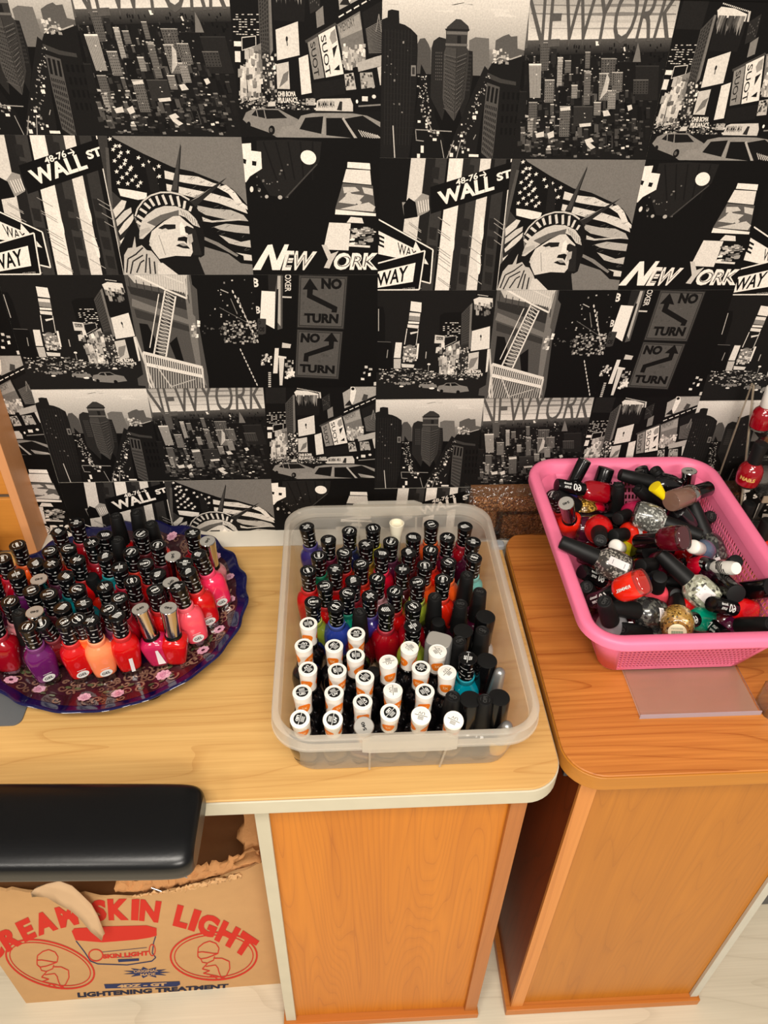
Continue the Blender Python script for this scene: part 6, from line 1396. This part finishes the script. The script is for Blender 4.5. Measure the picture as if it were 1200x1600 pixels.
HEAP = [
 # kind, colour, cap px, foot px, cap z, label, extra
 ('oval', 'crimson', B5(130, 385), B5(680, 480), .884, 'clear crimson polish with white-lettered cap near the back left corner of pink basket', dict(spin=.2)),
 ('oval', 'violet', B5(430, 120), B5(60, 420), .902, 'violet polish with glossy cap sticking up over back left corner of pink basket', dict(spin=PI)),
 ('broad', 'pinkred', B5(650, 205), B5(330, 480), .888, 'pinkish polish with a broad black cap against back wall of pink basket', {}),
 ('tall', 'gold', B5(130, 490), B5(500, 690), .876, 'gold glitter polish under the silver capped bottle in the pink basket', dict(st=body_word('COLOR', .018, .006, .018, .0194, BLKINK), m='gold')),
 ('tall', 'blackglit', B5(775, 385), B5(690, 800), .884, 'black flake polish pointing to the back in pink basket, left of centre', dict(m='blackglit')),
 ('short', 'rose', B5(765, 740), B5(990, 650), .868, 'rose polish whose small black cap faces the camera in pink basket', {}),
 ('tall', 'red', B5(585, 965), B5(565, 815), .884, 'red polish whose embossed round cap faces the camera in the pink basket', {}),
 ('short', 'red', B5(715, 915), B5(985, 880), .872, 'orange-red polish with a grey label, left of the wine one in pink basket', dict(c='orangered', st=sticker(.011, .009, .026, .0166, marks=3))),
 ('oval', 'wine', B5(975, 975), B6(385, 755), .880, 'wine red polish with white-lettered glossy cap in the middle of pink basket', dict(spin=PI, up=True)),
 ('tall', 'black', B5(790, 275), B6(320, 290), .889, 'black polish lying along the back of pink basket, left of the yellow nozzle', {}),
 ('tall', 'black', B5(975, 420), B6(300, 590), .880, 'black polish running under the yellow nozzle in the pink basket', {}),
 ('tall', 'silverglit', B6(540, 740), B5(900, 660), .876, 'silver flake polish with matte black cap in the middle of pink basket', dict(m='silverglit', up=True)),
 ('whitecap', 'greyblue', B6(455, 845), B6(600, 900), .882, 'grey-blue polish with small white cap near right wall of pink basket', {}),
 ('tall', 'greyglit', B6(450, 400), B6(830, 950), .884, 'black flake polish with tall cap along the right wall of pink basket', dict(m='greyglit', st=sticker(.014, .007, .006, .0190))),
 ('banded', 'brown', B6(615, 270), B6(240, 400), .892, 'brown foundation bottle with silver band at the back right of pink basket', dict(cat='foundation', up=True)),
 ('nozzle', 'black', B6(80, 250), B6(420, 640), .914, 'small bottle with a bright yellow flared nozzle in the pink basket', dict(cat='bottle')),
 ('chrome', 'pinkred', B6(425, 95), B6(330, 400), .896, 'polish with mirror chrome cap upright at back right of pink basket', {}),
 ('tall', 'black', B6(80, 85), B6(200, 260), .893, 'black polish whose cap stands at the middle of basket back wall', {}),
 ('oval', 'maroon', B5(1010, 210), B5(1030, 420), .890, 'maroon polish with glossy cap rising at basket back wall, left of matte cap', {}),
 ('chrome', 'orangered', B5(230, 575), B5(300, 900), .890, 'orange-red polish with upright silver cap at left wall of pink basket', {}),
 ('tall', 'silverglit', B7(45, 45), B7(800, 380), .899, 'silver flake polish with white label resting across the left rim of basket', dict(m='greyglit2', st=sticker(.010, .024, .019, .0194, marks=2, x0=.004))),
 ('oval', 'darkred', B7(255, 375), B7(620, 600), .874, 'dark red polish with Q-marked black cap at the left wall of basket', dict(spin=.3)),
 ('oval', 'orangered', B7(380, 700), B7(905, 470), .872, 'orange-red polish in white-lettered square glass at left of pink basket', dict(spin=0, up=True, st=body_word('RIMMEL', .022, .0036, .022, .0112))),
 ('tall', 'grey', B7(525, 700), B7(640, 1090), .903, 'grey polish standing upright in the front left corner of pink basket', dict(c='grey')),
 ('tall', 'greyglit', B7(560, 760), B7(1140, 850), .882, 'dark grey flake polish with barcode label at the front of pink basket', dict(m='greyglit', st=sticker(.016, .008, .020, .0194, bars=True, tilt=.2))),
 ('short', 'coralpink', B7(1140, 430), B7(1060, 720), .884, 'coral pink polish with upright short cap in front centre of basket', {}),
 ('short', 'maroon', B7(955, 480), B7(900, 330), .866, 'maroon polish with round cap facing camera beside the coral pink one', {}),
 ('short', 'magenta', B7(920, 310), B7(1230, 280), .872, 'magenta polish with barcoded label in the centre of the pink basket', dict(st=sticker(.012, .012, .028, .0166, bars=True))),
 ('tall', 'clearglit', B8(65, 160), B8(640, 700), .892, 'clear shimmer polish with long matte cap and white label in pink basket', dict(m='clearglit', st=sticker(.017, .017, .020, .0194, marks=2, x0=.002))),
 ('tall', 'goldpearl', B8(250, 600), B8(255, 980), .842, 'gold pearl polish with its round foot label facing front of basket', dict(m='goldpearl', up=True, st=foot_sticker())),
 ('oval', 'teal', B8(230, 860), B8(625, 850), .868, 'teal polish beside the gold pearl bottle at the front of basket', dict(c='tealgreen')),
 ('zebra', 'pinkred', B8(870, 320), B8(420, 300), .890, 'polish with black and white swirled cap at the right of basket', {}),
 ('broad', 'darkplum', B8(870, 590), B8(560, 330), .876, 'dark plum polish with broad glossy cap below the swirled cap', {}),
 ('broad', 'clearpink', B8(1260, 520), B8(860, 590), .880, 'clear pinkish polish with black cap pointing right out of frame', {}),
 ('oval', 'red', B8(620, 690), B8(1120, 770), .876, 'clear red polish lying low near the front right of pink basket', {}),
 ('tall', 'plum', B8(1230, 900), B8(640, 940), .878, 'plum polish with matte cap pointing right at the front of basket', {}),
 ('oval', 'darkred', B8(780, 1090), B8(430, 1000), .852, 'dark red polish against the front wall, right of the gold pearl one', {}),
 ('tall', 'maroon', B7(320, 540), B7(330, 800), .862, 'maroon polish with matte cap squeezed against left wall of basket', {}),
 ('tall', 'greyglit', B7(720, 1010), B7(1200, 1120), .858, 'grey flake polish low against the front wall of pink basket', dict(m='greyglit')),
 ('broad', 'darkplum', B7(1030, 160), B7(640, 170), .860, 'dark plum polish lying behind the coral pink bottle in basket', {}),
 ('whitecap', 'yellow', B7(640, 90), B7(760, 150), .866, 'yellow polish with tiny white cap in the left middle of basket', {}),
 ('short', 'clearpink', B8(880, 240), B8(930, 380), .876, 'clear pink polish with a matte cap by the swirled white cap', {}),
 ('tall', 'darkred', B8(-60, 330), B8(330, 520), .858, 'deep red polish under the clear shimmer bottle in pink basket', {}),
 ('oval', 'red', B8(620, 300), B8(290, 210), .868, 'bright red polish just left of the swirled cap in pink basket', {}),
 ('tall', 'blackglit', B6(640, 540), B6(790, 560), .866, 'black flake polish tucked at the right wall behind the tall cap', dict(m='blackglit')),
 (g(2), 'red', B5(70, 480), B5(150, 800), .872, 'red polish with lettered cap tucked at the back left wall of basket', {}),
 ('short', 'black', B8(250, 600), B8(60, 560), .850, 'black polish low in front centre between gold and shimmer bottles', {}),
 ('tall', 'teal', B6(280, 330), B6(-60, 120), .868, 'teal polish lying behind the brown foundation bottle in basket', {}),
]
GL['greyglit2'] = glitter('glitter_grey2', (70, 66, 62), (160, 154, 144), 480)
for kind, cn, cap, foot, zc, lab, ex in HEAP:
    col = ex.get('m') or C[ex.get('c', cn)]
    lie(kind, col, cap, foot, zc, ex.get('spin', 0.0), ex.get('up', False), label=lab, group=GRP, sticker=ex.get('st'), cat=ex.get('cat', 'nail polish'))
# buried layers that fill the basket and show dark through the gaps
rf = random.Random(31); cols = ['darkred', 'plum', 'black', 'maroon', 'red', 'darkplum', 'wine', 'crimson', 'navy', 'rose']
k_ = 0
for zc, nx_, ny_, m_ in ((.786, 2, 6, .040), (.810, 2, 7, .036), (.834, 2, 7, .032)):
    for i in range(nx_):
        for j in range(ny_):
            f = (zc - KZ0) / (KZ1 - KZ0); X0 = fx0 + (tx0 - fx0) * f + m_; X1 = fx1 + (tx1 - fx1) * f - m_; Y0 = fy0 + (ty0 - fy0) * f + m_ * .6; Y1 = fy1 + (ty1 - fy1) * f - m_ * .6
            c = Vector((X0 + (X1 - X0) * (i + .5) / nx_, Y0 + (Y1 - Y0) * (j + .5) / ny_, zc)); a = rf.uniform(-.5, .5) + (PI if rf.random() < .5 else 0)
            d = Vector((math.cos(a), math.sin(a), rf.uniform(-.04, .04))).normalized(); kd = rf.choice(['tall', 'short', 'oval', 'tall']); L = length(kd); c = c + inside(c - d * L / 2, c + d * L / 2)
            spawn(kd, C[cols[k_ % 10]], frame(c - d * L / 2, d, rf.uniform(0, 6)), 'polish bottle buried low in the heap of the pink basket', 'buried bottles in the pink basket'); k_ += 1
# bottles on the clear rack
def rackb(kind, cn, px, py, y, z0, lab, rad=1.0):
    L = length(kind); r = ray(px, py); t = (z0 + L - CAM.z) / r.z; t = (y - CAM.y) / r.y; p = CAM + r * t
    return spawn(kind, C[cn], frame(Vector((p.x, y, z0)), Vector((0, 0, 1)), 0), label=lab, group='bottles on the clear rack')
rackb('whitecap', 'crimson', 1196, 640, -.062, .9577, 'crimson polish on the top shelf of the clear rack')
b_ = rackb('short', 'crimson', 1187, 700, -.100, .8932, 'dark crimson polish with gold lettering on the middle shelf of clear rack'); body_word('NAILS', .001, .001, 0, .015)
P, tr = word('NAILS', .0200, .0060, .05); MB().add([(.0163 * math.sin(x / .0163), -.0163 * math.cos(x / .0163) - .0003, .018 + y) for x, y in P], tr).obj('lettering', mt('gold_ink', (214, 170, 96), .4), b_, smooth=False)
rackb('short', 'rose', 1178, 770, -.110, .8027, 'rose polish on the lower shelf of the clear rack')
rackb('short', 'orangered', 1206, 800, -.148, .8027, 'bright red polish on the lower shelf at the frame edge')
# navy spray bottle at the left edge, behind the plate
nb = empty('spray_bottle', (-.505, -.075, DZ)); tag(nb, 'dark blue bottle at the left frame edge behind the plate', 'bottle')
MB().loft([(.0004, .020, .014, 3.5), (.002, .022, .016, 3.5), (.060, .022, .016, 3.5), (.075, .012, .010, 2.5), (.078, .009, .009, 2)], 28).obj('body', mt('navy_plastic', (26, 26, 70), .3), nb)
MB().lathe([(.0095, .0782), (.0100, .0790), (.0100, .100), (.0090, .102)], 24).obj('cap', mt('grey_navy', (60, 60, 90), .4), nb)
# stickers on two front bottles of the plate
for o in list(COL.objects):
    if o.type == 'EMPTY' and o.get('group') == 'polish bottles on the plate':
        t = o.matrix_world @ Vector((0, 0, .092)); 
        for (px, py, dx) in ((182, 962, .002), (219, 951, .004)):
            r = ray(px, py); q = CAM + r * ((t.z - CAM.z) / r.z)
            if (q - t).length < .006:
                ch_ = px == 219; w0, w1 = (.0045, .0015) if ch_ else (.0022, .0022)
                MB().add([(x, (-.0120 - (z - .008) * .125) if ch_ else (-.0130 - (z - .0125) * .10), z) for x, z in ((dx - w0, .010), (dx + w0, .010), (dx + w1, .036), (dx - w1, .036))], [(0, 1, 2, 3)]).obj('sticker', STICK, o, smooth=False)
